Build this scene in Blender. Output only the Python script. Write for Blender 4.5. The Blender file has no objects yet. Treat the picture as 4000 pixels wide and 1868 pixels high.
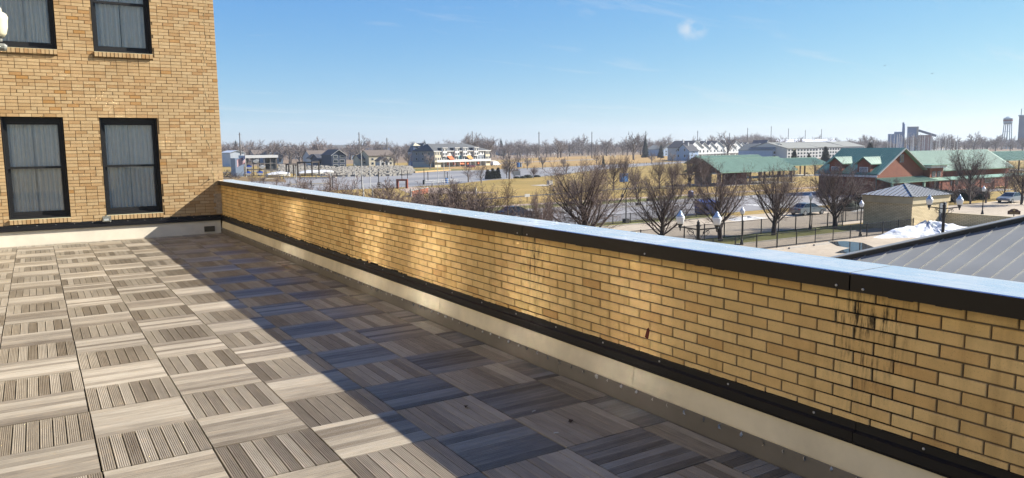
import bpy, bmesh, math, random
from mathutils import Vector, Matrix
R = math.radians
sc = bpy.context.scene
col = sc.collection
# ------------------------------------------------------------------ camera
CAM = Vector((-0.2006, -7.8581, 1.8331))
YAW, PIT, ROL, FPX = R(32.211), R(6.895), R(-0.687), 2938.8
fw = Vector((math.sin(YAW)*math.cos(PIT), math.cos(YAW)*math.cos(PIT), -math.sin(PIT)))
r0 = Vector((math.cos(YAW), -math.sin(YAW), 0)); u0 = r0.cross(fw)
rt = math.cos(ROL)*r0 + math.sin(ROL)*u0
up = -math.sin(ROL)*r0 + math.cos(ROL)*u0
cd = bpy.data.cameras.new('camera'); cam = bpy.data.objects.new('camera', cd); col.objects.link(cam)
cam.matrix_world = Matrix(((rt.x, up.x, -fw.x, CAM.x), (rt.y, up.y, -fw.y, CAM.y), (rt.z, up.z, -fw.z, CAM.z), (0, 0, 0, 1)))
cd.sensor_fit = 'HORIZONTAL'; cd.sensor_width = 36; cd.lens = 36*FPX/4000
cd.clip_start = 0.05; cd.clip_end = 12000
sc.camera = cam
# ------------------------------------------------------------------ sky and sun
SUN = Vector((1, -0.36, 0.737)).normalized()
EL = math.asin(SUN.z); AZ = math.atan2(SUN.x, SUN.y)
world = bpy.data.worlds.new('World'); sc.world = world; world.use_nodes = True
wn = world.node_tree; wl = wn.links
sky = wn.nodes.new('ShaderNodeTexSky'); sky.sky_type = 'NISHITA'; sky.sun_disc = False
sky.sun_elevation = EL; sky.sun_rotation = AZ; sky.altitude = 150; sky.air_density = 1.0; sky.dust_density = 0.1; sky.ozone_density = 3.0
bg = wn.nodes['Background']; bg.inputs[1].default_value = 0.05
# thin cirrus: streaky noise on the sky direction, whitening the sky a little
tc = wn.nodes.new('ShaderNodeTexCoord')
sep = wn.nodes.new('ShaderNodeSeparateXYZ'); wl.new(tc.outputs['Generated'], sep.inputs[0])
def wmath(op, a, b=None):
    n = wn.nodes.new('ShaderNodeMath'); n.operation = op
    for i, x in enumerate((a, b)):
        if x is None: continue
        if isinstance(x, (int, float)): n.inputs[i].default_value = x
        else: wl.new(x, n.inputs[i])
    return n.outputs[0]
zc = wmath('ADD', wmath('MAXIMUM', sep.outputs[2], 0.0), 0.10)
cmb = wn.nodes.new('ShaderNodeCombineXYZ')
wl.new(wmath('DIVIDE', sep.outputs[0], zc), cmb.inputs[0]); wl.new(wmath('DIVIDE', sep.outputs[1], zc), cmb.inputs[1])
mp = wn.nodes.new('ShaderNodeMapping'); mp.inputs['Rotation'].default_value = (0, 0, R(28)); mp.inputs['Scale'].default_value = (0.42, 1.3, 1)
wl.new(cmb.outputs[0], mp.inputs[0])
nz = wn.nodes.new('ShaderNodeTexNoise'); nz.inputs['Scale'].default_value = 1.7; nz.inputs['Detail'].default_value = 9; nz.inputs['Roughness'].default_value = 0.62; nz.inputs['Distortion'].default_value = 0.7
wl.new(mp.outputs[0], nz.inputs['Vector'])
rp = wn.nodes.new('ShaderNodeValToRGB'); rp.color_ramp.elements[0].position = 0.56; rp.color_ramp.elements[1].position = 0.80
rp.color_ramp.elements[1].color = (0.42, 0.42, 0.42, 1); wl.new(nz.outputs[0], rp.inputs[0])
wd_ = (fw+rt*((2708-2000)/FPX)-up*((95-934)/FPX)).normalized()                # one small wisp high in the sky
vd_ = wn.nodes.new('ShaderNodeVectorMath'); vd_.operation = 'DOT_PRODUCT'; vd_.inputs[1].default_value = wd_; wl.new(tc.outputs['Generated'], vd_.inputs[0])
wm_ = wn.nodes.new('ShaderNodeMapRange'); wm_.interpolation_type = 'SMOOTHSTEP'; wl.new(vd_.outputs['Value'], wm_.inputs[0]); wm_.inputs[1].default_value = math.cos(R(1.35)); wm_.inputs[2].default_value = 1.0
wz_ = wn.nodes.new('ShaderNodeTexNoise'); wz_.inputs['Scale'].default_value = 34; wz_.inputs['Detail'].default_value = 7; wl.new(tc.outputs['Generated'], wz_.inputs['Vector'])
wr2_ = wn.nodes.new('ShaderNodeMapRange'); wl.new(wz_.outputs[0], wr2_.inputs[0]); wr2_.inputs[1].default_value = .46; wr2_.inputs[2].default_value = .72
wisp = wmath('MULTIPLY', wm_.outputs[0], wr2_.outputs[0])
mxs = wn.nodes.new('ShaderNodeMixRGB'); mxs.inputs[2].default_value = (5.6, 5.9, 6.2, 1)
# gentle grade of the clear sky: deeper blue overhead, soft pale horizon
srgb_ = wn.nodes.new('ShaderNodeSeparateColor'); wl.new(sky.outputs[0], srgb_.inputs[0]); crgb_ = wn.nodes.new('ShaderNodeCombineColor'); KS = .1449
chs_ = [wmath('MULTIPLY', wmath('POWER', wmath('MULTIPLY', srgb_.outputs[i], KS), g_), a_/KS) for i, (g_, a_) in enumerate(((1.22, .67), (.82, .745), (.28, .875)))]
chs_[0] = wmath('DIVIDE', chs_[0], wmath('ADD', 0.93, wmath('MULTIPLY', chs_[0], .028)))
for i, q_ in enumerate((chs_[0], wmath('MAXIMUM', chs_[1], wmath('MULTIPLY', chs_[0], 1.13)), wmath('MAXIMUM', chs_[2], wmath('MULTIPLY', chs_[0], 1.20)))): wl.new(q_, crgb_.inputs[i])
wl.new(wmath('MINIMUM', wmath('ADD', rp.outputs[0], wisp), .85), mxs.inputs[0]); wl.new(crgb_.outputs[0], mxs.inputs[1]); wl.new(mxs.outputs[0], bg.inputs[0])
sd = bpy.data.lights.new('sun', 'SUN'); sd.energy = 4.6; sd.angle = R(0.53); sd.color = (1.0, 0.94, 0.85)
so = bpy.data.objects.new('sun', sd); col.objects.link(so)
so.rotation_euler = SUN.to_track_quat('Z', 'Y').to_euler()
sc.view_settings.view_transform = 'Standard'; sc.view_settings.look = 'None'
sc.view_settings.exposure = 1.5; sc.view_settings.gamma = 1.0; sc.view_settings.use_curve_mapping = False
sc.render.engine = 'CYCLES'; sc.cycles.use_denoising = True; sc.cycles.max_bounces = 7; sc.cycles.diffuse_bounces = 3
sc.cycles.glossy_bounces = 3; sc.cycles.blur_glossy = 0.0; sc.cycles.sample_clamp_indirect = 0.0; sc.cycles.transparent_max_bounces = 12
rng = random.Random(7)
ZG = -6.7
# ------------------------------------------------------------------ helpers
def ray(u, v): return fw + rt*((u-2000)/FPX) - up*((v-934)/FPX)
def G(u, v, z=ZG):                                   # a point of the plane z seen at a photo position
    d = ray(u, v); t = (z-CAM.z)/d.z; p = CAM + d*t; return Vector((p.x, p.y, z))
def atY(u, v, y): d = ray(u, v); return CAM + d*((y-CAM.y)/d.y)
def atX(u, v, x): d = ray(u, v); return CAM + d*((x-CAM.x)/d.x)
def toD(u, vf, dist):                                # ground point in the direction u, at a plan distance
    d = ray(u, vf); k = dist/math.hypot(d.x, d.y); return Vector((CAM.x+d.x*k, CAM.y+d.y*k, ZG))
def hz(P, v):                                        # height above ground of photo row v at the plan distance of P
    d = P-CAM; u = 2000+FPX*d.dot(rt)/d.dot(fw); q = ray(u, v)
    t = math.hypot(d.x, d.y)/math.hypot(q.x, q.y); return CAM.z+q.z*t-ZG
def lin(h):
    h = h.lstrip('#'); c = [int(h[i:i+2], 16)/255 for i in (0, 2, 4)]
    return tuple((x/12.92 if x <= .04045 else ((x+.055)/1.055)**2.4)*ALB for x in c)
MATS = {}
ALB = .68                                             # picked colours are lit picture values; scale them to reflectances
def nodes_of(name):
    m = bpy.data.materials.new(name); m.use_nodes = True
    nt = m.node_tree; return m, nt, nt.nodes['Principled BSDF']
def mk(nt, t, **kw):
    n = nt.nodes.new(t)
    for k, v in kw.items(): setattr(n, k, v)
    return n
def mmath(nt, op, a, b=None, c=None):
    n = nt.nodes.new('ShaderNodeMath'); n.operation = op
    for i, x in enumerate((a, b, c)):
        if x is None: continue
        if isinstance(x, (int, float)): n.inputs[i].default_value = x
        else: nt.links.new(x, n.inputs[i])
    return n.outputs[0]
def mrange(nt, x, a, b, c, d, smooth=True):
    n = nt.nodes.new('ShaderNodeMapRange'); n.interpolation_type = 'SMOOTHSTEP' if smooth else 'LINEAR'
    nt.links.new(x, n.inputs[0])
    for i, q in enumerate((a, b, c, d)): n.inputs[i+1].default_value = q
    return n.outputs[0]
def noise(nt, scale, detail=6, rough=.55, vec=None, space='Object', sxyz=None):
    if vec is None:
        t = mk(nt, 'ShaderNodeTexCoord')
        vec = t.outputs[space] if space != 'World' else mk(nt, 'ShaderNodeNewGeometry').outputs['Position']
    if sxyz:
        mpp = mk(nt, 'ShaderNodeMapping'); mpp.inputs['Scale'].default_value = sxyz; nt.links.new(vec, mpp.inputs[0]); vec = mpp.outputs[0]
    n = mk(nt, 'ShaderNodeTexNoise'); n.inputs['Scale'].default_value = scale; n.inputs['Detail'].default_value = detail; n.inputs['Roughness'].default_value = rough
    nt.links.new(vec, n.inputs['Vector']); return n.outputs[0]
def mixc(nt, f, a, b, mode='MIX'):
    n = nt.nodes.new('ShaderNodeMixRGB'); n.blend_type = mode
    for i, x in enumerate((f, a, b)):
        if isinstance(x, (int, float)): n.inputs[i].default_value = x
        elif isinstance(x, tuple): n.inputs[i].default_value = (*x[:3], 1)
        else: nt.links.new(x, n.inputs[i])
    return n.outputs[0]
def scol(nt, c, f):
    n = nt.nodes.new('ShaderNodeVectorMath'); n.operation = 'SCALE'
    if isinstance(c, tuple): n.inputs[0].default_value = c[:3]
    else: nt.links.new(c, n.inputs[0])
    if isinstance(f, (int, float)): n.inputs['Scale'].default_value = f
    else: nt.links.new(f, n.inputs['Scale'])
    return n.outputs[0]
def bump(nt, bs, h, strength=.4, dist=.01):
    b = mk(nt, 'ShaderNodeBump'); b.inputs['Strength'].default_value = strength; b.inputs['Distance'].default_value = dist
    nt.links.new(h, b.inputs['Height']); nt.links.new(b.outputs[0], bs.inputs['Normal'])
def M(name, c, rough=.7, var=.2, scale=3., bmp=0, metal=0, spec=.5, orand=0, space='Object', ior=None, bd=.01, sxyz=None):
    if name in MATS: return MATS[name]
    if isinstance(c, str): c = lin(c)
    m, nt, bs = nodes_of(name)
    bs.inputs['Roughness'].default_value = rough; bs.inputs['Metallic'].default_value = metal; bs.inputs['Specular IOR Level'].default_value = spec
    if ior: bs.inputs['IOR'].default_value = ior
    n = noise(nt, scale, space=space, sxyz=sxyz)
    f = mrange(nt, n, .3, .7, 1-var, 1+var, False)
    if orand:
        oi = mk(nt, 'ShaderNodeObjectInfo'); f = mmath(nt, 'MULTIPLY', f, mrange(nt, oi.outputs['Random'], 0, 1, 1-orand, 1+orand, False))
    nt.links.new(scol(nt, c, f), bs.inputs['Base Color'])
    if bmp: bump(nt, bs, n, bmp, bd)
    MATS[name] = m; return m
class MB:
    def __init__(s): s.v = []; s.f = []
    def add(s, vs, fs):
        o = len(s.v); s.v += [tuple(q) for q in vs]; s.f += [tuple(i+o for i in q) for q in fs]; return s
    def box(s, x0, y0, z0, x1, y1, z1):
        return s.add([(x0,y0,z0),(x1,y0,z0),(x1,y1,z0),(x0,y1,z0),(x0,y0,z1),(x1,y0,z1),(x1,y1,z1),(x0,y1,z1)],
                     [(0,3,2,1),(4,5,6,7),(0,1,5,4),(1,2,6,5),(2,3,7,6),(3,0,4,7)])
    def prism(s, poly, vec):                          # extrude a planar polygon
        n = len(poly); vec = Vector(vec); a = [Vector(q) for q in poly]
        return s.add(a+[q+vec for q in a], [tuple(range(n))[::-1], tuple(range(n, 2*n))]+[(i, (i+1) % n, n+(i+1) % n, n+i) for i in range(n)])
    def bar(s, p, q, w, h, ref=(0, 0, 1)):
        p, q = Vector(p), Vector(q); d = (q-p).normalized(); a = d.cross(Vector(ref))
        if a.length < 1e-4: a = d.cross(Vector((1, 0, 0)))
        a.normalize(); b = a.cross(d); a *= w/2; b *= h/2
        vs = [p-a-b, p+a-b, p+a+b, p-a+b, q-a-b, q+a-b, q+a+b, q-a+b]
        return s.add(vs, [(0,1,2,3),(7,6,5,4),(0,4,5,1),(1,5,6,2),(2,6,7,3),(3,7,4,0)])
    def tube(s, pts, rad, n=6, cap=True):
        o = len(s.v); m = len(pts); pts = [Vector(q) for q in pts]
        for i, q in enumerate(pts):
            d = (pts[min(i+1, m-1)]-pts[max(i-1, 0)])
            if d.length < 1e-9: d = Vector((0, 0, 1))
            d.normalize(); a = d.cross(Vector((0.13, 0.31, 1)) if abs(d.z) < .9 else Vector((1, .1, 0))); a.normalize(); b = d.cross(a)
            r = rad[i] if not isinstance(rad, (int, float)) else rad
            for k in range(n):
                t = 2*math.pi*k/n; s.v.append(tuple(q+(a*math.cos(t)+b*math.sin(t))*r))
        for i in range(m-1):
            for k in range(n):
                k2 = (k+1) % n; s.f.append((o+i*n+k, o+i*n+k2, o+(i+1)*n+k2, o+(i+1)*n+k))
        if cap: s.f.append(tuple(o+k for k in range(n))[::-1]); s.f.append(tuple(o+(m-1)*n+k for k in range(n)))
        return s
    def lathe(s, prof, n=12, c=(0, 0, 0)):
        o = len(s.v); m = len(prof)
        for r, z in prof:
            for k in range(n):
                t = 2*math.pi*k/n; s.v.append((c[0]+r*math.cos(t), c[1]+r*math.sin(t), c[2]+z))
        for i in range(m-1):
            for k in range(n):
                k2 = (k+1) % n; s.f.append((o+i*n+k, o+i*n+k2, o+(i+1)*n+k2, o+(i+1)*n+k))
        s.f.append(tuple(o+k for k in range(n))[::-1]); s.f.append(tuple(o+(m-1)*n+k for k in range(n))); return s
    def mesh(s, name, mat, smooth=False):
        me = bpy.data.meshes.new(name); me.from_pydata(s.v, [], s.f); me.update()
        if mat: me.materials.append(mat)
        if smooth: me.polygons.foreach_set('use_smooth', [True]*len(me.polygons))
        return me
    def build(s, name, mat, parent=None, loc=None, rz=0, smooth=False):
        return ob(name, s.mesh(name, mat, smooth), parent, loc, rz)
def ob(name, data, parent=None, loc=None, rz=0, scale=None):
    o = bpy.data.objects.new(name, data); col.objects.link(o)
    if parent: o.parent = parent
    if loc is not None: o.location = loc
    if rz: o.rotation_euler = (0, 0, rz)
    if scale: o.scale = scale
    return o
def tag(o, label=None, cat=None, group=None, kind=None):
    if label: o['label'] = label
    if cat: o['category'] = cat
    if group: o['group'] = group
    if kind: o['kind'] = kind
    return o
def thing(name, label, cat, loc=(0, 0, 0), rz=0, group=None):
    return tag(ob(name, None, None, loc, rz), label, cat, group)
def dup(root, loc, rz=0, scale=None, label=None):
    r = root.copy(); col.objects.link(r); r.location = loc; r.rotation_euler = (0, 0, rz)
    if scale: r.scale = (scale,)*3 if isinstance(scale, (int, float)) else scale
    if label: r['label'] = label
    for ch in list(root.children):
        c = ch.copy(); col.objects.link(c); c.parent = r
        for g in list(ch.children):
            d = g.copy(); col.objects.link(d); d.parent = c
    return r
UNIT = {}
def cube(name, mat, parent, x0, y0, z0, x1, y1, z1):  # shared unit box, scaled
    me = UNIT.get(mat.name)
    if me is None: me = UNIT[mat.name] = MB().box(-.5, -.5, -.5, .5, .5, .5).mesh('box_'+mat.name, mat)
    return ob(name, me, parent, ((x0+x1)/2, (y0+y1)/2, (z0+z1)/2), 0, (abs(x1-x0), abs(y1-y0), abs(z1-z0)))
def sheet(name, pts, z, mat, kind='structure', label=None, cat=None):
    o = MB().add([(p[0], p[1], z) for p in pts], [tuple(range(len(pts)))]).build(name, mat)
    if kind: o['kind'] = kind
    if label: tag(o, label, cat)
    return o
def screen_size(p): d = Vector(p)-CAM; z = d.dot(fw); return (1/z if z > .3 and abs(d.dot(rt)/z) < .75 and abs(d.dot(up)/z) < .42 else 0)
# ------------------------------------------------------------------ foreground materials
def wood_mat():
    m, nt, bs = nodes_of('weathered_wood'); L = nt.links
    geo = mk(nt, 'ShaderNodeNewGeometry'); oi = mk(nt, 'ShaderNodeObjectInfo'); tcn = mk(nt, 'ShaderNodeTexCoord')
    rnd = mmath(nt, 'FRACT', mmath(nt, 'ADD', mmath(nt, 'MULTIPLY', geo.outputs['Random Per Island'], 7.31), mmath(nt, 'MULTIPLY', oi.outputs['Random'], 3.77)))
    off = mk(nt, 'ShaderNodeCombineXYZ'); L.new(mmath(nt, 'MULTIPLY', rnd, 37.), off.inputs[0]); L.new(mmath(nt, 'MULTIPLY', rnd, 91.), off.inputs[1])
    av = mk(nt, 'ShaderNodeVectorMath', operation='ADD'); L.new(tcn.outputs['Object'], av.inputs[0]); L.new(off.outputs[0], av.inputs[1])
    g1 = noise(nt, 1., 8, .65, av.outputs[0], sxyz=(95, 2.6, 1)); g2 = noise(nt, 1., 5, .6, av.outputs[0], sxyz=(16, 5, 1)); g3 = noise(nt, 260, 2, .5, av.outputs[0])
    ramp = mk(nt, 'ShaderNodeValToRGB'); e = ramp.color_ramp.elements
    e[0].position = .15; e[0].color = (*lin('#625541'), 1); e[1].position = .9; e[1].color = (*lin('#bfb5a3'), 1)
    k = e.new(.42); k.color = (*lin('#897e6c'), 1); k = e.new(.64); k.color = (*lin('#a69b87'), 1)
    f = mmath(nt, 'ADD', mmath(nt, 'ADD', mmath(nt, 'MULTIPLY', g1, .62), mmath(nt, 'MULTIPLY', g2, .40)), mmath(nt, 'SUBTRACT', mmath(nt, 'MULTIPLY', rnd, .44), .20))
    L.new(f, ramp.inputs[0])
    hue = mixc(nt, mrange(nt, mmath(nt, 'FRACT', mmath(nt, 'MULTIPLY', rnd, 5.3)), .45, 1, 0, .5), ramp.outputs[0], scol(nt, ramp.outputs[0], .9), 'MIX')
    warm = mixc(nt, mrange(nt, g2, .5, .75, 0, .45), hue, mixc(nt, 1., hue, (1.10, .95, .80), 'MULTIPLY'))
    spk = mixc(nt, mrange(nt, g3, .66, .8, 0, .35), warm, (.62, .6, .56))
    big = noise(nt, .55, 3, .5, space='World'); 
    L.new(scol(nt, spk, mrange(nt, big, .3, .7, .86, 1.14)), bs.inputs['Base Color'])
    bs.inputs['Roughness'].default_value = .37; bs.inputs['Specular IOR Level'].default_value = .6
    bump(nt, bs, g1, .35, .002); return m
def brick_mat(name, shades, speck=.25, stain=None, rough=.85):
    m, nt, bs = nodes_of(name); L = nt.links
    geo = mk(nt, 'ShaderNodeNewGeometry'); oi = mk(nt, 'ShaderNodeObjectInfo')
    rnd = mmath(nt, 'FRACT', mmath(nt, 'ADD', mmath(nt, 'MULTIPLY', geo.outputs['Random Per Island'], 5.17), mmath(nt, 'MULTIPLY', oi.outputs['Random'], 9.31)))
    ramp = mk(nt, 'ShaderNodeValToRGB'); ramp.color_ramp.interpolation = 'LINEAR'; e = ramp.color_ramp.elements
    while len(e) > 1: e.remove(e[-1])
    for i, (p, h) in enumerate(shades):
        q = e[0] if i == 0 else e.new(p); q.position = p; q.color = (*lin(h), 1)
    L.new(rnd, ramp.inputs[0])
    pos = geo.outputs['Position']
    n1 = noise(nt, 9, 5, .6, pos); n2 = noise(nt, 190, 3, .6, pos); n3 = noise(nt, 1.1, 3, .5, pos)
    c = scol(nt, ramp.outputs[0], mmath(nt, 'MULTIPLY', mrange(nt, n1, .3, .7, .9, 1.08, False), mrange(nt, n3, .3, .7, .92, 1.06, False)))
    c = mixc(nt, mrange(nt, n2, .58, .72, 0, speck), c, (.10, .065, .03))
    if stain: c = stain(nt, geo, c)
    L.new(c, bs.inputs['Base Color']); bs.inputs['Roughness'].default_value = rough; bs.inputs['Specular IOR Level'].default_value = .3
    bump(nt, bs, n2, .3, .003); return m
SEAMS = [-8.63, -5.57, -2.5, .56, 3.63, 6.70, 9.77]
def seam_stain(nt, geo, c):                           # black drip stains washed down below each coping joint
    s = mk(nt, 'ShaderNodeSeparateXYZ'); nt.links.new(geo.outputs['Position'], s.inputs[0]); tot = None
    for y, wd, st in zip(SEAMS, (.3, .34, .28, .2, .25, .3, .25), (.6, 1., .95, .35, .8, .75, .6)):
        q = mrange(nt, mmath(nt, 'ABSOLUTE', mmath(nt, 'SUBTRACT', s.outputs[1], y-.06)), .02, wd, st, 0)
        tot = q if tot is None else mmath(nt, 'MAXIMUM', tot, q)
    streak = noise(nt, 1, 4, .7, geo.outputs['Position'], sxyz=(1, 48, 6)); blot = noise(nt, 8, 3, .6, geo.outputs['Position'])
    f = mmath(nt, 'MULTIPLY', tot, mmath(nt, 'MULTIPLY', mrange(nt, streak, .42, .72, 0, 1.25), mrange(nt, blot, .35, .65, .25, 1)))
    f = mmath(nt, 'MULTIPLY', f, mrange(nt, s.outputs[2], .42, .98, .22, 1.15))
    c = mixc(nt, mmath(nt, 'MINIMUM', f, .93), c, (.012, .010, .008))
    run = noise(nt, 1, 4, .6, geo.outputs['Position'], sxyz=(1, 7, .8))
    return mixc(nt, mrange(nt, run, .5, .78, 0, .32), c, lin('#6b4a22'))
ALB = .72
WOOD = wood_mat()
ALB = 1.0
BRICK_P = brick_mat('parapet_brick', [(0, '#cda96d'), (.2, '#d8b578'), (.6, '#dfbe82'), (.85, '#d5b175'), (.97, '#c9a267'), (1, '#bf965c')], .45, seam_stain, .8)
ALB = .68
BRICK_F = brick_mat('facade_brick', [(0, '#ba9464'), (.12, '#c9a777'), (.4, '#d1b283'), (.65, '#d6b98b'), (.88, '#cca878'), (.97, '#bf9766'), (1, '#c49354')], .18)
def mortar_stain(nt, geo, c):                         # joints soak up the drips over a wider patch
    s = mk(nt, 'ShaderNodeSeparateXYZ'); nt.links.new(geo.outputs['Position'], s.inputs[0]); tot = None
    for y, wd, st in zip(SEAMS, (.3, .5, .4, .2, .3, .3, .25), (.6, 1., .9, .3, .7, .6, .6)):
        q = mrange(nt, mmath(nt, 'ABSOLUTE', mmath(nt, 'SUBTRACT', s.outputs[1], y-.08)), .08, wd, st, 0); tot = q if tot is None else mmath(nt, 'MAXIMUM', tot, q)
    c = mixc(nt, mmath(nt, 'MULTIPLY', tot, .9), c, (.012, .010, .008)); return seam_stain(nt, geo, c)
ALB = 1.0
MORTAR_P = brick_mat('parapet_mortar', [(0, '#6b5f4c'), (1, '#6b5f4c')], .5, mortar_stain, .95)
ALB = .68
MORTAR_F = M('facade_mortar', '#8d7450', .95, .25, 8, .3)
BRONZE = M('dark_bronze_metal', '#1d1613', .34, .12, 2, 0, 0, .5, 0, 'Object', 1.7)
BLACKM = M('black_flashing_metal', '#141213', .4, .2, 3)
def coping_mat():                                     # near-mirror top; sky sheen put in as pale metal and grey film
    m, nt, bs = nodes_of('coping_sky_sheen'); pos = mk(nt, 'ShaderNodeNewGeometry').outputs['Position']
    bs.inputs['Metallic'].default_value = 1.0; bs.inputs['Base Color'].default_value = (.88, .89, .90, 1)
    n1 = noise(nt, 3, 6, .65, pos); n2 = noise(nt, 1, 5, .6, pos, sxyz=(14, 1.2, 1)); nt.links.new(mrange(nt, n1, .3, .7, .05, .16), bs.inputs['Roughness'])
    d = mk(nt, 'ShaderNodeBsdfDiffuse'); d.inputs[0].default_value = (.40, .40, .39, 1); mx = mk(nt, 'ShaderNodeMixShader')
    nt.links.new(mrange(nt, mmath(nt, 'ADD', mmath(nt, 'MULTIPLY', n1, .6), mmath(nt, 'MULTIPLY', n2, .4)), .35, .68, .32, .6), mx.inputs[0]); nt.links.new(bs.outputs[0], mx.inputs[1]); nt.links.new(d.outputs[0], mx.inputs[2])
    bump(nt, bs, noise(nt, 2.2, 2, .5, pos), .12, .004)
    nt.links.new(mx.outputs[0], nt.nodes['Material Output'].inputs[0]); return m
COPTOP = coping_mat()
ALB = .68
ALB = .68
FASC = M('coping_fascia_bronze', '#1c1512', .5, .15, 1.2, 0, 0, .3)
WHITEM = M('white_membrane', '#efe6d0', .6, .10, 3, .15)
ALB = 1.0
CREAMM = M('cream_warmed_membrane', '#d3c6a8', .6, .16, 2.5, .5, 0, .5, 0, 'Object', None, .02)  # cream tone also holds the warm bounced light along the wall
ALB = .68
GREYM = M('grey_metal_plate', '#857d70', .55, .12, 3)
SCREW = M('screw_sealant', '#d8d2c6', .6, .1, 20)
SEAL = M('black_sealant', '#0c0a09', .7, .2, 30)
FRAME = M('black_window_frame', '#0b0b0b', .6, .1, 4)
GRID = M('tile_grid_plastic', '#0a0a0a', .8, .1, 4)
MEMB = M('roof_membrane_dark', '#17150f', .9, .2, 2)
ALB = 1.0
CURT = M('curtain_fabric', '#f2f3ef', .9, .04, 12)
ALB = .68
DARK = M('dark_room', '#101214', .9, .1, 2)
def glass_mat(name, tint=(.95, .95, .94)):
    m = bpy.data.materials.new(name); m.use_nodes = True; nt = m.node_tree; nt.nodes.remove(nt.nodes['Principled BSDF'])
    t = mk(nt, 'ShaderNodeBsdfTransparent'); t.inputs[0].default_value = (*tint, 1)
    g = mk(nt, 'ShaderNodeBsdfGlossy'); g.inputs['Roughness'].default_value = .03
    fr = mk(nt, 'ShaderNodeFresnel'); fr.inputs[0].default_value = 1.5
    mx = mk(nt, 'ShaderNodeMixShader'); nt.links.new(fr.outputs[0], mx.inputs[0]); nt.links.new(t.outputs[0], mx.inputs[1]); nt.links.new(g.outputs[0], mx.inputs[2])
    nt.links.new(mx.outputs[0], nt.nodes['Material Output'].inputs[0]); return m
GLASS = glass_mat('window_glass')
# ------------------------------------------------------------------ roof deck of grooved wooden tiles
TL = .61
deck = MB().add([(-9, -16, -.06), (3.33, -16, -.06), (3.33, 10.14, -.06), (-9, 10.14, -.06)], [(0, 1, 2, 3)]).build('roof_deck', MEMB)
tag(deck, 'flat roof terrace paved with weathered wooden deck tiles', 'roof deck', kind='structure')
def board_prof(w):                                    # section of a grooved board, top at z=0
    h = w/2; n = max(2, round(w/.0117)); p = w/n; pr = [(-h, -.02), (-h, -.0025), (-h+.002, 0)]
    for i in range(1, n):
        x = -h+i*p; pr += [(x-p/2, 0), (x-.0028, -.0010), (x-.002, -.0036), (x+.002, -.0036), (x+.0028, -.0010)]
    pr += [(h-.002, 0), (h, -.0025), (h, -.02)]; return pr
def add_board(mb, cx, w, Lb):
    pr = board_prof(w); n = len(pr)
    mb.add([(cx+x, -Lb/2, z) for x, z in pr]+[(cx+x, Lb/2, z) for x, z in pr],
           [(i, i+1, n+i+1, n+i) for i in range(n-1)]+[tuple(range(n))[::-1], tuple(range(n, 2*n))])
def board_layout(W):
    out = []; x = -W/2; pt = TL/8
    while x < W/2-.012:
        w = min(pt, W/2-x); out.append((x+w/2, w-.0075)); x += pt
    return out
BC, TCm, GC = {}, {}, {}
def board_mesh(w, Lb):
    k = (round(w, 4), round(Lb, 3))
    if k not in BC: mb = MB(); add_board(mb, 0, w, Lb); BC[k] = mb.mesh('board', WOOD)
    return BC[k]
def tile_mesh(W, Lb):
    k = (round(W, 3), round(Lb, 3))
    if k not in TCm:
        mb = MB()
        for cx, w in board_layout(W): add_board(mb, cx, w, Lb-.012)
        TCm[k] = mb.mesh('deck_tile', WOOD)
    return TCm[k]
def grid_mesh(W, Lb):
    k = (round(W, 3), round(Lb, 3))
    if k not in GC: GC[k] = MB().box(-W/2+.004, -Lb/2+.004, -.045, W/2-.004, Lb/2-.004, -.0215).mesh('deck_tile', GRID)
    return GC[k]
tiles = []
for i in range(-5, 6):
    for j in range(-17, 10):
        x0, x1, y1, y0 = i*TL, (i+1)*TL, -j*TL, -(j+1)*TL
        x1 = min(x1, 3.285); y1 = min(y1, 10.045)
        if y1-y0 < .02: continue
        s = screen_size(((x0+x1)/2, (y0+y1)/2, 0)); tiles.append((s*(x1-x0), i, j, x0, x1, y0, y1))
tiles.sort(key=lambda q: -q[0])
trg = random.Random(3); nb = 0
for s, i, j, x0, x1, y0, y1 in tiles:
    W, Lb = x1-x0, y1-y0; rz = 0
    if (i+j) % 2: W, Lb = Lb, W; rz = R(90)
    loc = ((x0+x1)/2, (y0+y1)/2, trg.uniform(-.005, .001)); tilt = trg.uniform(-.003, .003)
    if nb < 296 and s > 0:
        t = ob('deck_tile', grid_mesh(W, Lb), deck, loc, rz+tilt)
        for cx, w in board_layout(W):
            ob('board', board_mesh(w, Lb-.012), t, (cx, 0, trg.uniform(-.0012, .0006)), trg.choice((0, math.pi)) if False else trg.uniform(-.002, .002)); nb += 1
    else:
        ob('deck_tile', tile_mesh(W, Lb), deck, loc, rz+tilt)
# small litter on the deck
LIT = M('litter_white', '#d9d3c6', .8, .1, 30)
for lab, (u, v), a in (('white cigarette stub on the shaded boards near the wall', (2085, 1608), .3), ('short white cigarette stub lying nearest the white base strip', (2172, 1693), -.4)):
    p = G(u, v, .004); tag(MB().tube([(-.016, 0, .004), (.016, 0, .004)], .004, 8).build('cigarette_stub', LIT, None, p, a), lab, 'litter')
LEAF = M('dead_leaf', '#3a2a18', .9, .2, 30)
for lab, (u, v) in (('curled dark dead leaf on shaded boards in mid deck', (1820, 1590)), ('tiny dark leaf scrap near the far corner', (801, 952)), ('dark leaf scrap at the lower middle edge of deck', (2231, 1647))):
    p = G(u, v, .002); tag(MB().add([(-.025, -.01, .001), (0, -.016, .012), (.028, 0, .003), (.004, .016, .014), (-.02, .012, .004)], [(0, 1, 3, 4), (1, 2, 3)]).build('dead_leaf', LEAF, None, p, u), lab, 'leaf')
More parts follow.
